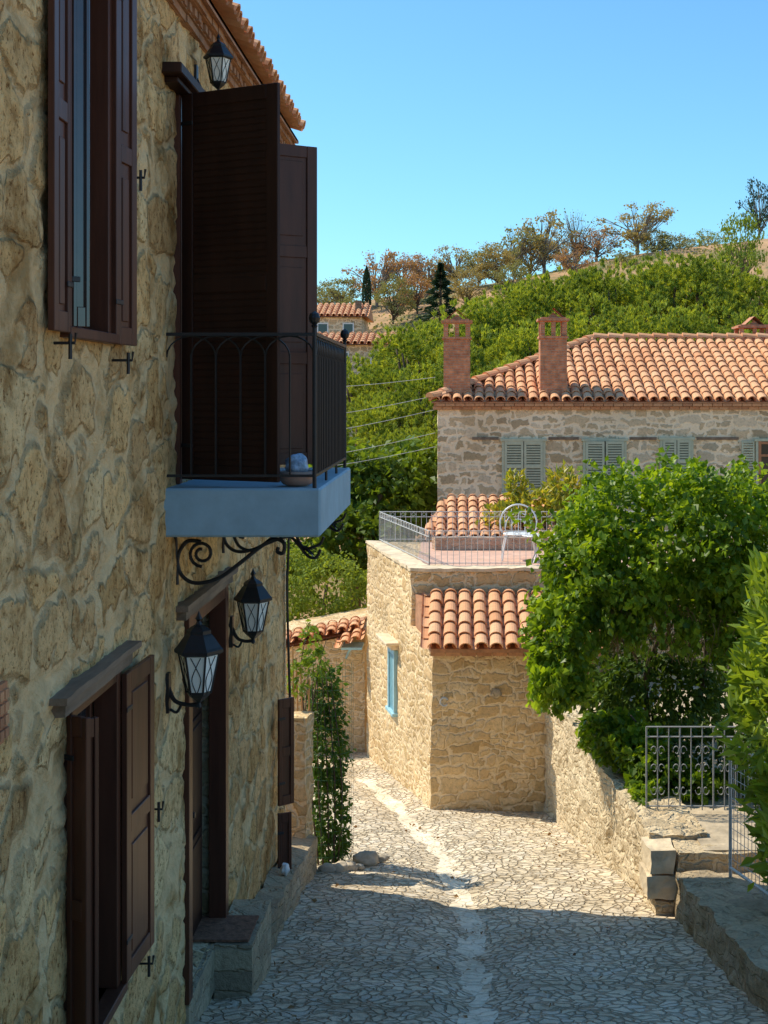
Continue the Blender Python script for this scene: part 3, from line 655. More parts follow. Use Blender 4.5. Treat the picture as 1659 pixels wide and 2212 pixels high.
def iron_rail(name,segs,z0,z1,mat,label,pitch=.09,curls=True,r=.007):
    mb=MB()
    for p,q in segs:
        p=V((*p,0));q=V((*q,0)); L=(q-p).length; n=max(2,int(L/pitch)); u=(q-p).normalized()
        for z in (z0+.03,z1-.09,z1): mb.tube([p+V((0,0,z)),q+V((0,0,z))],r,5)
        for i in range(n+1):
            a=p.lerp(q,i/n); mb.tube([a+V((0,0,z0)),a+V((0,0,z1))],r*(1.6 if i in(0,n) else .6),4)
            if curls and i<n and i%2==0:
                c=a+u*(L/n/2)+V((0,0,z1-.045)); mb.tube([c+u*.03*math.cos(t)+V((0,0,.03*math.sin(t))) for t in np.linspace(0,6.28,9)],.004,4)
    o=mb.obj(name,mat,None); tag(o,label,'railing'); return o
iron_rail('terrace_railing',[((-.40,20.8),(3.4,20.8)),((-.40,20.8),(-1.33,24.2)),((-1.33,24.2),(3.4,24.2))],-2.57,-2.06,M_greyiron,'low grey wrought-iron railing around the roof terrace')
ch=thing('garden_chair','white wrought-iron chair with a tall round back on the terrace','chair',(1.0,21.7,-2.6))
mb=MB(); cx,cy,cz=.98,21.8,-2.59
mb.tube([(cx+.29*math.cos(t),cy,cz+.55+.30*math.sin(t)) for t in np.linspace(-.5,math.pi+.5,20)],.013,6)
for rr in (.20,.11): mb.tube([(cx+rr*math.cos(t),cy,cz+.5+rr*1.1*math.sin(t)) for t in np.linspace(0,math.pi,14)],.008,5)
for k in range(5): mb.tube([(cx-.2+.1*k,cy,cz+.4),(cx-.22+.11*k,cy,cz+.7+.08*(2-abs(k-2)))],.006,5)
mb.obj('chair_back',M_white,ch)
mb=MB(); mb.lathe((cx,cy-.22,cz+.40),[(.24,0),(.25,.012),(.24,.025)],20); mb.obj('seat',M_white,ch)
for dx in (-.24,.24):
    for dy in (0,-.4):
        mb=MB(); mb.tube(smooth_pts([(cx+dx*.8,cy+dy*.9,cz+.41),(cx+dx,cy+dy,cz+.2),(cx+dx*1.1,cy+dy,cz)],3),.012,6); mb.obj('leg',M_white,ch)
tb=thing('garden_table','small round white metal table on the terrace','table',(1.25,21.3,-2.6))
mb=MB(); mb.lathe((1.28,21.35,-2.19),[(.26,0),(.27,.01),(.26,.02)],24); mb.obj('table_top',M_white,tb)
for k in range(3):
    a=k*2.1; mb=MB(); mb.tube(smooth_pts([(1.28+.05*math.cos(a),21.35+.05*math.sin(a),-2.19),(1.28+.08*math.cos(a),21.35+.08*math.sin(a),-2.4),(1.28+.2*math.cos(a),21.35+.2*math.sin(a),-2.59)],3),.01,6); mb.obj('leg',M_white,tb)
BH=thing('low_tiled_house','low stone house with an orange tiled roof behind the terrace','house',(.3,26,-6.8))
rough_block('wall',[(-.50,24.75),(2.2,24.75),(2.2,28.4),(-.50,28.4)],-7.4,-2.62,M_mid,BH,step=.2,amp=.015)
mb=MB(); sl=V((0,2.4,.55)).normalized(); tiles(mb,(-.58,24.6,-2.62),(1,0,0),sl,2.8,2.5,cw=.2,tl=.34,clip=lambda u,s_:u>s_*.16); mb.obj('roof',M_tile,BH,recalc=False)
mb=MB(); mb.add([(-.55,24.62,-2.60),(2.2,24.62,-2.60),(2.2,27.1,-2.04),(-.16,27.1,-2.04),(-.55,28.6,-2.6),(2.2,28.6,-2.6)],[(0,1,2,3),(3,2,5,4),(0,3,4)]); mb.obj('roof_deck',M_under,BH)
LH=thing('lane_end_house','stone cottage with tiled eave and turquoise bracket','house',(-3,25.5,-6.4))
rough_block('wall',[(-5.5,24.9),(-1.62,24.75),(-1.62,28),(-5.5,28)],-7.4,[-5.0,-4.28,-4.28,-5.0],M_mid,LH,step=.12,amp=.02)
mb=MB()
tiles(mb,(-5.4,24.65,-4.95),(1,0,.2),V((-.05,1.2,.08)),3.85,.75,cw=.21,tl=.32)
mb.obj('roof',M_tile,LH,recalc=False)
mb=MB(); mb.add([(-5.4,24.68,-4.98),(-1.64,24.68,-4.22),(-1.7,25.5,-4.17),(-5.4,25.5,-4.93),(-1.7,28,-4.4),(-5.4,28,-5.15)],[(0,1,2,3),(3,2,4,5)]); mb.obj('roof_deck',M_under,LH)
mb=MB(); mb.box(-2.0,-1.64,24.2,24.85,-4.47,-4.43); mb.tube([(-1.95,24.7,-4.7),(-1.85,24.2,-4.47)],.022,6); mb.obj('eave_bracket',M_teal,LH)
mb=MB(); tiles(mb,(-2.02,24.15,-4.45),(1,0,.35),V((0,.8,.12)),.42,.6,cw=.2,tl=.3); mb.obj('porch_roof',M_tile,LH,recalc=False)
# ---------------------------------------------------------------- FAR HOUSE
FH=thing('long_stone_house','long two-storey stone house with hipped terracotta roof and sage shutters','house',(5,32,-6.9))
rough_block('wall',[(-.40,30),(11,30),(11,37.6),(-.40,37.6)],-7.4,-.33,M_far,FH,step=.16,amp=.012)
ox,oy,oz=-.56,29.84,-.20; D=3.9; rise=1.45; sl=V((0,D,rise)).normalized(); SL=math.hypot(D,rise)
mb=MB(); tiles(mb,(ox,oy,oz),(1,0,0),sl,11.8,SL,cw=.235,tl=.34,clip=lambda u,s_:u>s_/SL*D-.05)
tiles(mb,(ox,oy+2*D,oz),(0,-1,0),V((D,0,rise)),2*D,SL,cw=.235,tl=.34,clip=lambda u,s_:(u>s_/SL*D) and (u<2*D-s_/SL*D))
caps(mb,(ox,oy,oz+.1),(ox+D,oy+D,oz+rise+.1),.13); caps(mb,(ox+D,oy+D,oz+rise+.1),(12,oy+D,oz+rise+.1),.13)
mb.obj('roof',M_tile,FH,recalc=False)
mb=MB(); a=V((ox+.03,oy+.03,oz+.02)); r1=V((ox+D,oy+D,oz+rise)); 
mb.add([a,(12,oy+.03,oz+.02),(12,oy+D,oz+rise),r1,(ox+.03,oy+2*D,oz+.02),(12,oy+2*D,oz+.02),(a.x,a.y,oz-.01),(12,a.y,oz-.01),(12,oy+2*D,oz-.01),(a.x,oy+2*D,oz-.01)],[(0,1,2,3),(0,3,4),(3,2,5,4),(6,7,1,0),(6,7,8,9),(0,4,9,6)]); mb.obj('roof_deck',M_under,FH)
mb=MB()
for L in range(2):
    x=-.5+L*.06
    while x<11: mb.box(x,x+.2,29.93-.05*L,30.02,-.345+L*.07,-.285+L*.07); x+=.213
mb.box(-.48,11,29.95,30.03,-.35,-.21)
mb.obj('brick_cornice',M_brickc,FH)
M_bwin=simple_mat('brown_window_wood',(.42,.18,.08),.6)
def fwin(x0,x1,z0,z1,y=30,kind='closed'):
    mb=MB(); t=.06
    mb.box(x0-t,x0,y-.07,y+.02,z0,z1); mb.box(x1,x1+t,y-.07,y+.02,z0,z1); mb.box(x0-t-.03,x1+t+.03,y-.09,y+.02,z1,z1+t); mb.box(x0-t-.02,x1+t+.02,y-.10,y+.02,z0-.06,z0)
    w=mb.obj('window',M_sage,FH,bevel=.005)
    mb=MB(); mb.box(x0,x1,y-.045,y-.02,z0,z1); mb.obj('pane',M_pane if kind=='glass' else M_dark,w)
    if kind=='glass':
        mb=MB()
        for zz in (z0,z0+(z1-z0)*.33,z0+(z1-z0)*.66,z1-.06): mb.box(x0,x1,y-.07,y-.046,zz,zz+.05)
        for xx in (x0,(x0+x1)/2-.03,x1-.06): mb.box(xx,xx+.06,y-.072,y-.047,z0,z1)
        mb.obj('sash',M_bwin,w)
        mb=MB(); x=x0-.36
        mb.box(x,x+.03,y-.08,y-.04,z0,z1); mb.box(x+.24,x+.27,y-.08,y-.04,z0,z1)
        z=z0
        while z<z1: mb.box(x+.03,x+.24,y-.075,y-.05,z,z+.035); z+=.055
        mb.obj('shutter',M_sage,w); return
    m=(x0+x1)/2
    for a,b_,s_ in ((x0,m-.008,0),(m+.008,x1,1)):
        mb=MB(); ang=0 if kind=='closed' else (.24 if s_==0 else -.12)
        hx=a if s_==0 else b_; u=V((math.cos(ang)*(1 if s_==0 else -1),-abs(math.sin(ang)),0)); n=V((0,-1,0)); wdt=b_-a; h=V((hx,y-.05,0))
        mb.fbox(h,u,n,(0,.05,0,.035,z0,z1)); mb.fbox(h,u,n,(wdt-.05,wdt,0,.035,z0,z1)); mb.fbox(h,u,n,(.05,wdt-.05,0,.034,z0,z0+.06)); mb.fbox(h,u,n,(.05,wdt-.05,0,.034,z1-.06,z1)); mb.fbox(h,u,n,(.05,wdt-.05,0,.034,(z0+z1)/2-.03,(z0+z1)/2+.03))
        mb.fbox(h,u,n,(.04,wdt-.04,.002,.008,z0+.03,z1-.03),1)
        z=z0+.06
        while z<z1-.06: mb.fbox(h,u,n,(.05,wdt-.05,.010,.028,z,z+.030)); z+=.056
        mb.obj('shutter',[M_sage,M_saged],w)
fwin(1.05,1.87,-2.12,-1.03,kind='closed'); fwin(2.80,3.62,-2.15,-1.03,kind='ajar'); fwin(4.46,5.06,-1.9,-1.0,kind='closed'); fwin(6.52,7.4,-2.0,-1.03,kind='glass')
for a,b_ in ((.35,.92),(2.0,2.65),(3.75,4.33),(5.2,6.1)):
    mb=MB(); mb.box(a,b_,29.965,30.02,-1.0,-.94); mb.obj('timber_band',M_oldwood,FH)
M_brick,nt,b=newmat('brick_chimney'); tc=nd(nt,'ShaderNodeTexCoord')
sp=nd(nt,'ShaderNodeSeparateXYZ',{0:tc.outputs['Object']}); cb=nd(nt,'ShaderNodeCombineXYZ',{0:math_(nt,'ADD',sp.outputs[0],sp.outputs[1]),1:sp.outputs[2]})
bt=nd(nt,'ShaderNodeTexBrick',{'Vector':cb.outputs[0],'Color1':(.68,.26,.11,1),'Color2':(.50,.17,.075,1),'Mortar':(.46,.28,.18,1),'Scale':1,'Mortar Size':.007,'Brick Width':.17,'Row Height':.055})
nz=nd(nt,'ShaderNodeTexNoise',{'Vector':tc.outputs['Object'],'Scale':9,'Detail':5})
nt.links.new(mixc(nt,1,bt.outputs['Color'],ramp(nt,nz.outputs['Fac'],[(.3,g3(.7)),(.7,g3(1.25))]),'MULTIPLY'),b.inputs['Base Color']); b.inputs['Roughness'].default_value=.9
bp=nd(nt,'ShaderNodeBump',{'Strength':.6,'Distance':.01,'Height':bt.outputs['Fac']},invert=True); nt.links.new(bp.outputs[0],b.inputs['Normal'])
def chimney(x,y,z0,zs,zt,w=.58):
    h=w/2; mb=MB(); mb.box(x-h,x+h,y,y+w,z0,zs)
    mb.box(x-h-.03,x+h+.03,y-.03,y+w+.03,zs,zs+.05)
    o=mb.obj('chimney',M_brick,FH)
    mb=MB(); za=zs+.05; zb_=zt-.26
    for xx in (x-h+.0,x+h-.10):
        for yy_ in (y+.0,y+w-.10): mb.box(xx,xx+.10,yy_,yy_+.10,za,zb_)
    mb.box(x-.045,x+.045,y+.0,y+.09,za,zb_)
    mb.box(x-h-.05,x+h+.05,y-.05,y+w+.05,zb_,zb_+.05); mb.box(x-h+.02,x+h-.02,y+.02,y+w-.02,zb_+.05,zb_+.08)
    mb.add([(x-.24,y+.04,zb_+.08),(x+.24,y+.04,zb_+.08),(x,y+.04,zt+.03),(x-.24,y+w-.06,zb_+.08),(x+.24,y+w-.06,zb_+.08),(x,y+w-.06,zt+.03)],[(0,2,5,3),(1,4,5,2)])
    mb.add([(x-.13,y+.12,zb_+.08),(x+.13,y+.12,zb_+.08),(x,y+.12,zt-.07)],[(0,1,2)])
    mb.obj('chimney_cap',M_brick,o)
chimney(.02,30.15,-.2,1.18,1.80); chimney(2.12,30.15,-.2,1.20,1.84)
chimney(7.45,34.6,.6,1.40,1.90,.75)
# ---------------------------------------------------------------- RIGHT WALLS
o=rough_block('retaining_wall',[(1.85,13.2),(2.40,13.25),(1.85,18.98),(1.22,18.98)],-6.6,[-4.2,-4.2,-4.03,-4.03],M_right,None,step=.06,amp=.045,freq=4.5)
tag(o,'sunlit rubble retaining wall with flat top along the lane','wall')
pr=thing('wall_pier','squared stone blocks ending the retaining wall','wall',(2.1,13,-4.9))
for (a,b_,c,d,mm_) in ((1.80,2.04,-4.23,-4.44,M_cop),(1.77,2.06,-4.46,-4.68,M_cop),(1.84,2.10,-4.70,-5.2,M_right),(2.06,2.9,-4.25,-4.50,M_right),(2.08,2.9,-4.51,-5.2,M_right)):
    rough_block('stone_block',[(a,12.84),(b_-.012,12.84),(b_-.012,13.25),(a-.02,13.25)],d,c,mm_,pr,step=.05,amp=.02,freq=5)
o=rough_block('parapet_wall',[(2.15,8.2),(3.6,8.2),(3.6,12.8),(2.01,12.8)],-6,[-3.78,-3.76,-4.38,-4.42],M_curb,None,step=.07,amp=.055)
tag(o,'low shaded stone terrace wall beside the lane','wall')
mb=MB(); mb.box(2.3,9,12.9,30,-4.5,-4.24); mb.box(3.5,9,-5,12.9,-4.5,-3.9)
o=mb.obj('garden_ground',M_gg); o['kind']='structure'; o['label']='raised garden ground behind the retaining wall'
mb=MB()
def curly(p,q,z0,z1,n):
    p=V((*p,0));q=V((*q,0));u=(q-p).normalized();L=(q-p).length
    for z in (z0+.04,z1-.10,z1): mb.tube([p+V((0,0,z)),q+V((0,0,z))],.008,5)
    for i in range(n+1):
        a=p.lerp(q,i/n); mb.tube([a+V((0,0,z0)),a+V((0,0,z1))],.009 if i%3==0 else .006,5)
    for i in range(0,n,2):
        c=p.lerp(q,(i+1)/n)
        for zc,sg in ((z1-.24,1),(z0+.2,-1),((z0+z1)/2,1)):
            for sd in (-1,1):
                mb.tube([c+u*sd*(.035+.035*math.cos(t)*(1-t/9))+V((0,0,zc+sg*.05*math.sin(t)*(1-t/12))) for t in np.linspace(0,5.5,12)],.005,4)
curly((1.92,14.0),(2.82,14.0),-4.2,-3.36,8)
o=mb.obj('iron_railing',simple_mat('light_grey_iron',(.34,.34,.32),.5,.2,20,.1)); tag(o,'grey wrought-iron railing with scrolls on the retaining wall','railing')
mb=MB(); mb.tube([(2.46,12.45,-4.35),(2.46,12.45,-3.1)],.016,6)
q0=V((2.46,12.45,0));q1=V((2.75,10.2,0))
mb.tube([q0+V((0,0,-4.25)),q1+V((0,0,-4.0))],.014,6); mb.tube([q0+V((0,0,-3.12)),q1+V((0,0,-3.0))],.014,6)
for i in range(1,24): a=q0.lerp(q1,i/24); mb.tube([a+V((0,0,-4.2)),a+V((0,0,-3.1))],.003,4)
for k in range(1,12): mb.tube([q0+V((0,0,-4.25+k*.09)),q1+V((0,0,-4.0+k*.085))],.003,4)
o=mb.obj('wire_fence',M_greyiron); tag(o,'white framed wire mesh fence in front of the laurel','fence')
def cutv(x,y,z):
    arch=-2.50-.38*((x-2.15)/.9)**2 if 1.42<x<2.95 else -9
    return z>arch+.10*math.sin(x*9)+.05*math.sin(x*23)
ells=[(2.37,15.9,-1.78,1.20,1.0,.84),(1.66,15.7,-2.10,.66,.8,.66),(1.20,15.6,-2.75,.38,.55,.58),(3.15,15.8,-1.75,.85,.9,.82),(3.35,15.6,-2.5,.5,.6,.7),(1.00,15.5,-3.15,.16,.25,.34),(1.28,15.3,-3.2,.16,.25,.24)]
ex=[]
for i in range(84):
    if i<36: x=random.uniform(.85,1.45); z0=-3.0; L=random.uniform(.2,.58)
    else: x=random.uniform(1.4,2.95); z0=-2.42-.35*((x-2.15)/.9)**2; L=random.uniform(.1,.48)
    y=random.uniform(15.0,15.6)
    for k in range(int(L*55)): ex.append((x+random.gauss(0,.03),y+random.gauss(0,.03),z0-L*k/(L*55)))
vn=plant_from('grape_vine','large dense green vine spilling over an arbor above the wall','vine',ells,31000,.086,L_vine,M_bark,[([(2.4,17.1,-4.3),(2.3,16.8,-3.4),(2.5,16.3,-2.4),(2.0,15.9,-1.6)],.04),([(2.9,17,-4.3),(3.0,16.7,-3.2),(2.9,16.3,-2.0)],.035),([(2.2,16.8,-3.2),(1.6,16.1,-2.6),(1.2,15.7,-2.9)],.02)],w=.8,droop=-.6,base=(2.4,16.5,-4.3),extra=np.array(ex),la=.6,lf=3.0,cut=cutv)
mb=MB()
for i in range(130):
    x=random.uniform(1.6,3.0); y=random.uniform(15.2,15.9); z=-2.4
    mb.tube(smooth_pts([(x,y,z),(x+random.uniform(-.1,.1),y,z-.2),(x+random.uniform(-.2,.2),y-.03,z-random.uniform(.3,.6))],2),.004,3)
mb.obj('dry_strands',simple_mat('dry_vine_stem',(.34,.21,.11),.9,.3),vn)
ells=[(1.84,15.3,-3.80,.32,.4,.26),(2.10,14.75,-3.98,.26,.35,.26),(1.62,15.8,-3.88,.20,.4,.2),(1.93,14.4,-4.18,.12,.3,.14),(2.45,14.6,-4.1,.3,.3,.18)]
plant_from('trailing_shrub','leafy green shrub spilling over the retaining wall top','shrub',ells,5600,.085,L_vine,M_bark,[([(2.2,15.3,-4.3),(2.1,15.2,-3.8),(1.9,15.1,-3.5)],.02)],w=.8,droop=-.5,base=(2.2,15.3,-4.3),la=.6)
ells=[(2.70,11.4,-2.7,.42,.6,.75),(2.80,11.0,-2.0,.45,.6,.70),(2.66,11.5,-1.62,.22,.4,.30),(2.75,11.0,-3.4,.4,.7,.55),(2.50,11.4,-2.35,.22,.35,.4)]
plant_from('laurel_bush','glossy bright green laurel bush behind the wire fence','bush',ells,3400,.15,L_laurel,M_bark,[([(2.9,11.3,-4.1),(2.8,11.3,-3.0),(2.75,11.3,-1.8)],.03),([(2.8,11.0,-4.1),(2.6,11.2,-3.0),(2.55,11.3,-2.0)],.02)],w=.4,droop=.15,up=.3,out=.9,base=(2.8,11.3,-4.1),la=.5)
ells=[(2.6,15.1,-4.0,.6,.35,.40),(3.3,14.5,-3.6,.5,.5,.7),(2.6,17.2,-3.4,1.3,.4,.95),(2.4,16.6,-3.6,.8,.35,.5)]
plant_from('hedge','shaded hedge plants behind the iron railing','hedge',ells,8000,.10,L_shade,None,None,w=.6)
# ---------------------------------------------------------------- bushes behind
plant_from('fig_tree','dense green fig tree beyond the lane','tree',[(-1.7,33,-2.5,1.1,1,1.0),(-2.9,33.5,-2.3,1.1,1,1.1),(-1.0,34,-2.0,.9,.9,.8),(-2.2,32,-3.5,1.2,1,.9),(-3.6,32,-3.4,1.2,1,1.0)],9000,.2,L_fig,M_bark,[([(-2,33,-7),(-2,33,-4),(-1.8,33,-2.4)],.15)],w=.75,base=(-2,33,-7),la=.6,lf=3)
plant_from('round_bush','rounded bright green bush above the cottage roof','bush',[(-2.7,28.8,-4.0,.85,.8,.72),(-3.6,29,-3.9,.8,.8,.8),(-2.1,29,-4.3,.5,.5,.5),(-2.8,29,-5,1,.8,.8)],9000,.09,L_grn,M_bark,[([(-2.8,29,-6.8),(-2.8,29,-5),(-2.7,29,-4)],.08)],w=.55,base=(-2.8,29,-6.8))
plant_from('loquat_tree','young tree with yellow-green upright leaves behind the terrace','tree',[(1.45,25.5,-2.02,.5,.5,.33),(.9,25.3,-2.25,.4,.4,.26),(2.0,25.8,-1.75,.32,.4,.40),(1.1,25.6,-1.72,.18,.25,.28),(2.2,25.8,-2.2,.45,.4,.36)],1900,.14,L_yel,M_barkg,[([(1.4,25.6,-4),(1.4,25.6,-2.6),(1.2,25.6,-1.6)],.04),([(1.4,25.6,-2.8),(1.9,25.8,-2.0),(2.15,25.8,-1.4)],.03),([(1.3,25.6,-2.8),(.7,25.4,-2.3)],.02)],w=.5,droop=0,up=.5,out=.7,base=(1.4,25.6,-4),la=.7)
# ---------------------------------------------------------------- trees
def tree_meshes(kind,seed,leafm,bark):
    random.seed(seed); r=rng
    mb=MB(); cent=[]
    if kind=='pine':
        mb.tube([(0,0,-1.9),(.03,.02,-1),(-.03,0,-.2)],[.10,.08,.05],7)
        C=[];Dd=[];SS=[]
        boughs=[(0,0,.55,.42)]
        for i in range(16):
            a=i*2.399+random.uniform(-.3,.3); q=.32+.60*((i%5)/4); boughs.append((q*math.cos(a),q*math.sin(a),.52-.75*q*q+random.uniform(-.08,.14),random.uniform(.22,.32)))
        for bi,(bx,by,bz,br) in enumerate(boughs):
            nt_=46
            for t in range(nt_):
                g=(t+.5)/nt_; ph=1-1.55*g; a=t*2.399+random.random(); q=math.sqrt(max(0,1-ph*ph)); k=random.uniform(.92,1.05)
                d0=np.array((q*math.cos(a),q*math.sin(a),ph)); c=np.array((bx,by,bz))+d0*br*k*np.array([1,1,.85])
                n=30; d=unit(r.normal(size=(n,3))*.45+d0*.7+np.array([0,0,.6]))
                C.append(c+d*.025*r.random((n,1))+r.normal(size=(n,3))*.012); Dd.append(d); SS.append(.058*(.6+.7*r.random(n)))
            mb.tube(smooth_pts([(0,0,-.8),(bx*.6,by*.6,bz*.3-.2),(bx,by,bz)],2),[.05,.04,.03,.02,.01],5)
        C=np.concatenate(C);Dd=np.concatenate(Dd)
        cm=leaf_mesh('crown',C,Dd,np.concatenate(SS),.24,leafm,fold=.06)
    elif kind in('round','sparse','bare'):
        n={'round':40,'sparse':36,'bare':30}[kind]
        for i in range(n):
            a=random.uniform(0,6.28); ph=random.uniform(-.9,1); q=random.uniform(.4,1)
            rr=math.sqrt(max(0.03,1-ph*ph*.9))*.5*q
            cent.append((rr*math.cos(a)*1.1,rr*math.sin(a)*1.1,.55+ph*.41*random.uniform(.7,1.05)))
        mb.tube(smooth_pts([(0,0,-.15),(.02,0,.12),(-.02,.02,.3),(.0,0,.6)],3),[.03,.03,.03,.028,.026,.024,.022,.018,.014,.01],6)
        for c in cent:
            s_=V((0,0,random.uniform(.08,.32))); m=s_.lerp(V(c),.5)+V((random.uniform(-.04,.04),random.uniform(-.04,.04),.03))
            mb.tube(smooth_pts([s_,m,c],2),[.012,.010,.008,.005,.003],4)
            if kind!='round':
                for _ in range(3): mb.tube([m,V(c)+V((random.uniform(-.1,.1),random.uniform(-.1,.1),random.uniform(-.02,.1)))],[.005,.002],3)
        m={'round':70,'sparse':44,'bare':6}[kind]; sg={'round':.062,'sparse':.052,'bare':.08}[kind]
        C=np.concatenate([np.array(c)+r.normal(size=(m,3))*np.array([sg,sg,sg*.7]) for c in cent]); 
        cm=leaf_mesh('crown',C,r.normal(size=(len(C),3)),.038*(.6+.8*r.random(len(C))),.8,leafm)
    elif kind=='cone':
        C=[];Dd=[]
        for i in range(2600):
            z=random.random()**1.2; rad=(1-z)*.33*(.7+.3*math.sin(z*40))+.01; a=random.uniform(0,6.28); q=random.uniform(.5,1)
            C.append((rad*q*math.cos(a),rad*q*math.sin(a),.05+z*.95)); Dd.append((math.cos(a),math.sin(a),-.2))
        cm=leaf_mesh('crown',np.array(C),np.array(Dd),.06,.35,leafm); mb.tube([(0,0,-.2),(0,0,.9)],[.03,.006],6)
    elif kind=='cypress':
        C=[]
        for i in range(1800):
            z=random.random(); rad=.07*math.sin(math.pi*min(1,z*.9+.12))**.6; a=random.uniform(0,6.28); C.append((rad*math.cos(a),rad*math.sin(a),.03+z*.97))
        cm=leaf_mesh('crown',np.array(C),rng.normal(size=(1800,3))*.4+np.array([0,0,1]),.05,.4,leafm); mb.tube([(0,0,-.2),(0,0,.5)],[.015,.01],6)
    me=bpy.data.meshes.new('trunk'); me.from_pydata(mb.v,[],mb.f); me.materials.append(bark); me.polygons.foreach_set('use_smooth',[True]*len(me.polygons)); me.update()
    return me,cm
cache={}
KS={'pine':11,'round':23,'sparse':37,'bare':41,'cone':53,'cypress':67}
def plant(kind,mkey,x,y,ztop,width,label,name='tree',cat='tree',group=None,base=None,var=0):
    lm={'pine':L_pine,'dark':L_dark,'olive':L_oliv,'rust':L_orange,'tan':L_tan,'green':L_grn}[mkey]
    key=(kind,mkey,var)
    if key not in cache: cache[key]=tree_meshes(kind,KS[kind]+var*13,lm,M_barkg if kind in('sparse','bare') else M_bark)
    tm,cm=cache[key]; zb=hill(x,y) if base is None else base; h=ztop-zb
    e=thing(name,label,cat,(x,y,zb),group)
    if kind=='pine': r_=width/2*1.10; e.location=(x,y,ztop-r_*.90); sc=(r_,r_,r_)
    else:
        wf={'round':1.1,'sparse':1.1,'bare':1.1,'cone':.66,'cypress':.14}[kind]; sc=(width/wf,width/wf,h)
    e.rotation_euler=(0,0,random.uniform(0,6.28)); e.scale=sc
    for nm,me in (('trunk',tm),('crown',cm)):
        o=bpy.data.objects.new(nm,me); coll.objects.link(o); o.parent=e
pines=[(770,870,41,1.9),(870,850,42,2),(800,765,46,2.3),(905,700,49,2.3),(1000,650,52,2.6),(1100,612,53,2.6),(1210,585,54,2.6),(1330,565,54,2.7),(1440,548,55,2.7),(1550,552,55,2.7),(1640,585,54,2.6),(1060,705,46,2.3),(1180,690,46,2.3),(1300,665,47,2.4),(1420,655,47,2.4),(1530,660,47,2.4),(1640,670,47,2.4),(950,780,43,2),(850,940,38,1.6),(770,970,38,1.6),(920,900,38,1.7),(1110,770,41,2),(1260,750,43,2.1),(1380,725,43,2.1),(1500,725,43,2.1),(1620,725,43,2.1),(1150,605,60,2.6),(1265,582,62,2.4),(1385,560,62,2.5),(1495,552,62,2.5),(955,690,55,2.2),(860,760,52,2.2)]
for i,(px,py,d,r) in enumerate(pines):
    plant('pine','pine',(px-985)/3000*d,d,(850-py)/3000*d,r*2,'bushy stone pine with bright green needle tufts on the slope','pine_tree','pine tree','pines on the slope',var=i%3)
crest=[('round','olive',735,600,92,3.4),('round','olive',705,615,94,3.0),('sparse','rust',812,530,92,4.4),('sparse','rust',870,545,94,3.8),('sparse','rust',925,540,95,3.8),('sparse','tan',985,530,95,4.0),('round','olive',1035,540,93,3.0),('round','tan',1075,525,92,3.2),('sparse','olive',1110,478,96,4.4),('sparse','tan',1175,456,96,4.8),('bare','olive',1245,453,97,3.4),('sparse','rust',1290,490,96,4.0),('sparse','tan',1375,428,95,5.2),('round','olive',1415,492,97,3.0),('round','olive',1465,507,97,3.0),('sparse','green',1530,495,97,2.8),('round','green',1600,458,78,3.0),('sparse','dark',1640,385,98,2.8),('sparse','tan',1220,490,99,3.4),('sparse','olive',1145,500,99,3.6),('round','tan',955,570,97,2.8),('round','rust',900,585,88,2.8),('round','tan',1010,580,86,2.6),('round','olive',1100,565,86,2.8),('round','olive',1350,545,92,2.6),('round','olive',765,640,84,2.6),('sparse','rust',1240,530,90,3.0),('round','olive',850,595,86,2.6)]
for i,(k,mk,px,py,d,w) in enumerate(crest):
    lb={'olive':'olive-green rounded tree on the dry hilltop','rust':'rust-brown autumn tree on the hilltop','tan':'tan-leaved sparse tree on the hilltop','green':'yellow-green tree on the hilltop','dark':'dark green tall tree on the hilltop'}[mk]
    if k=='bare': lb='nearly bare grey-branched tree on the hilltop'
    plant(k,mk,(px-985)/3000*d,d,(850-py)/3000*d,w,lb,'hill_tree','tree','trees on the hilltop',var=i%2,base=min(hill((px-985)/3000*d,d),(850-py)/3000*d-2.2))
plant('cone','dark',-.8,72,(850-568)/3000*72,2.9,'dark pointed conifer among the hillside trees','conifer_tree','tree',base=3.6)
plant('cypress','dark',-5.15,80,7.3,.5,'slim dark cypress beside the distant houses','cypress_tree','tree',base=4.2)
N=12000
P=[]
while len(P)<N:
    y=random.uniform(57,104); x=random.uniform(-.16*y,.30*y)
    nn=noise.noise(V((x*.22,y*.22,5)))
    if nn<(-.1 if y<70 else .12): continue
    P.append((x,y,hill(x,y)+random.random()**2*(.3+1.5*max(0,nn))))
P=np.array(P); o=bpy.data.objects.new('scrub',leaf_mesh('scrub',P,rng.normal(size=(len(P),3)),.2,.8,L_oliv)); put(o,None); o['kind']='stuff'; tag(o,'low olive scrub covering the hillside','scrub')
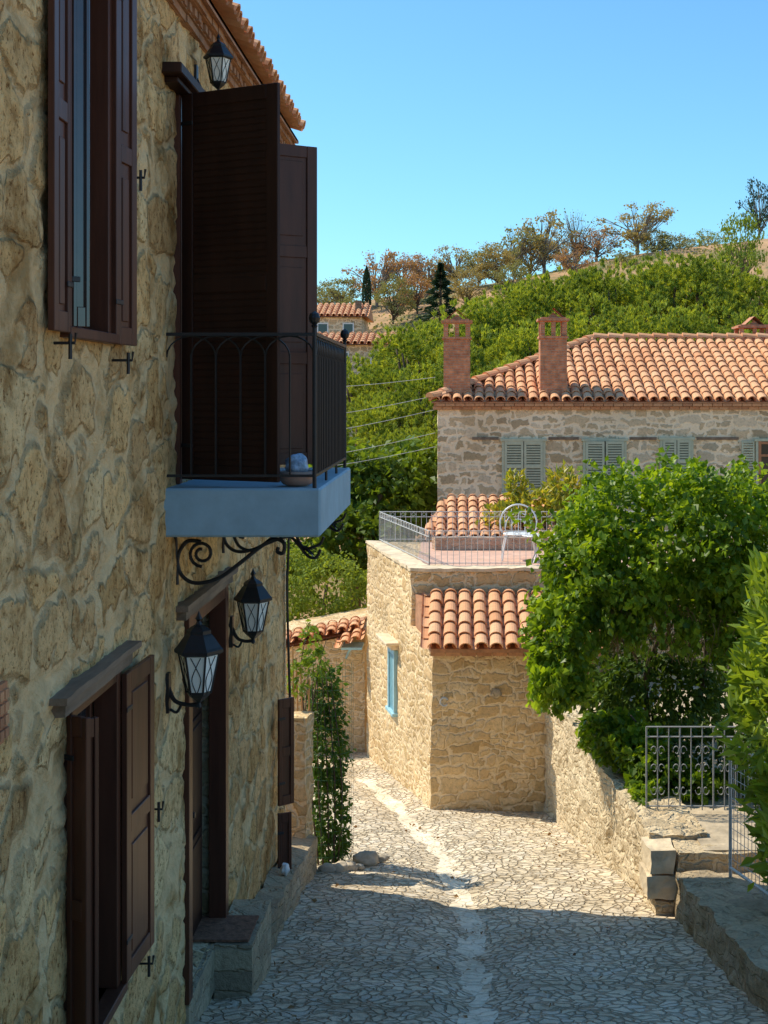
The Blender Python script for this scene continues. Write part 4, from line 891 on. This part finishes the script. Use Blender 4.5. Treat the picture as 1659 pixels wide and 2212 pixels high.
def dhouse(x0,x1,y0,y1,zb,ze,zr,label,wallm):
    r=thing('hillside_house',label,'house',((x0+x1)/2,(y0+y1)/2,zb))
    rough_block('wall',[(x0,y0),(x1,y0),(x1,y1),(x0,y1)],zb-3,ze,wallm,r,step=.5,amp=.01)
    ym=(y0+y1)/2; mb=MB(); sl=V((0,ym-y0+.3,zr-ze)); tiles(mb,(x0-.3,y0-.3,ze),(1,0,0),sl,x1-x0+.6,sl.length,cw=.3,tl=.5,k=4); mb.obj('roof',M_tile,r,recalc=False)
    mb=MB(); mb.add([(x0-.3,y0-.3,ze),(x1+.3,y0-.3,ze),(x1+.3,ym,zr),(x0-.3,ym,zr),(x0-.3,y1+.3,ze),(x1+.3,y1+.3,ze)],[(0,1,2,3),(3,2,5,4),(0,3,4),(1,5,2)]); mb.obj('roof_deck',M_tile,r)
    for k in range(3):
        xx=x0+(x1-x0)*(k+.6)/3.3
        mb=MB(); mb.box(xx,xx+.45,y0-.04,y0-.02,ze-1.1,ze-.35); w=mb.obj('window',M_pane,r)
        mb=MB(); mb.box(xx-.06,xx+.51,y0-.05,y0-.0,ze-.35,ze-.29); mb.box(xx-.06,xx,y0-.05,y0,ze-1.1,ze-.35); mb.box(xx+.45,xx+.51,y0-.05,y0,ze-1.1,ze-.35); mb.obj('frame',M_white,w)
    return r
r=dhouse(-9.0,-4.75,70,75,1.5,3.85,4.6,'distant grey stone house with orange hipped roof and chimney',M_far)
mb=MB(); mb.box(-5.15,-4.85,71,71.4,3.9,4.75); mb.obj('chimney',M_oldwood,r)
dhouse(-7.5,-2.6,60,65,-1,2.1,2.65,'distant pale stone house with red tiled roof',M_far)
for i,(za,zb_) in enumerate([(-.35,-.05),(-.75,-.35),(-1.25,-.85),(-1.35,-1.15),(.6,.35)]):
    mb=MB(); pts=[]
    for k in range(13):
        t=k/12; pts.append((-7+6.55*t,27+3*t,za+(zb_-za)*t-.35*math.sin(math.pi*t)))
    mb.tube(pts,.005,4); o=mb.obj('power_line',M_greyiron); tag(o,'thin overhead cable running to the stone house','cable','overhead cables')
# ---------------------------------------------------------------- light & camera
TS=V((-.92*math.cos(R(52)),.40*math.cos(R(52)),math.sin(R(52)))).normalized()
sun=bpy.data.lights.new('sun','SUN'); sun.energy=5; sun.angle=R(.5); sun.color=(1,.91,.74)
so=bpy.data.objects.new('sun',sun); so.rotation_euler=TS.to_track_quat('Z','Y').to_euler(); coll.objects.link(so)
w=bpy.data.worlds.new('World'); scene.world=w; w.use_nodes=True; nt=w.node_tree
sky=nt.nodes.new('ShaderNodeTexSky'); sky.sky_type='NISHITA'; sky.sun_disc=False; sky.sun_elevation=R(52); sky.sun_rotation=math.atan2(TS.x,TS.y)%(2*math.pi)
sky.air_density=1.0; sky.dust_density=.5; sky.ozone_density=1.4
nt.links.new(mixc(nt,1,sky.outputs[0],(.66,1.12,1.36),'MULTIPLY'),nt.nodes['Background'].inputs[0]); nt.nodes['Background'].inputs[1].default_value=.15
cam=bpy.data.cameras.new('camera'); co=bpy.data.objects.new('camera',cam); coll.objects.link(co); scene.camera=co
co.location=(0,0,0); co.rotation_euler=(R(90),0,0)
cam.sensor_fit='VERTICAL'; cam.sensor_height=36; cam.lens=3000/2212*36; cam.shift_x=-155.5/2212; cam.shift_y=-256/2212; cam.clip_end=5000
scene.view_settings.view_transform='Standard'; scene.view_settings.look='None'; scene.view_settings.exposure=0
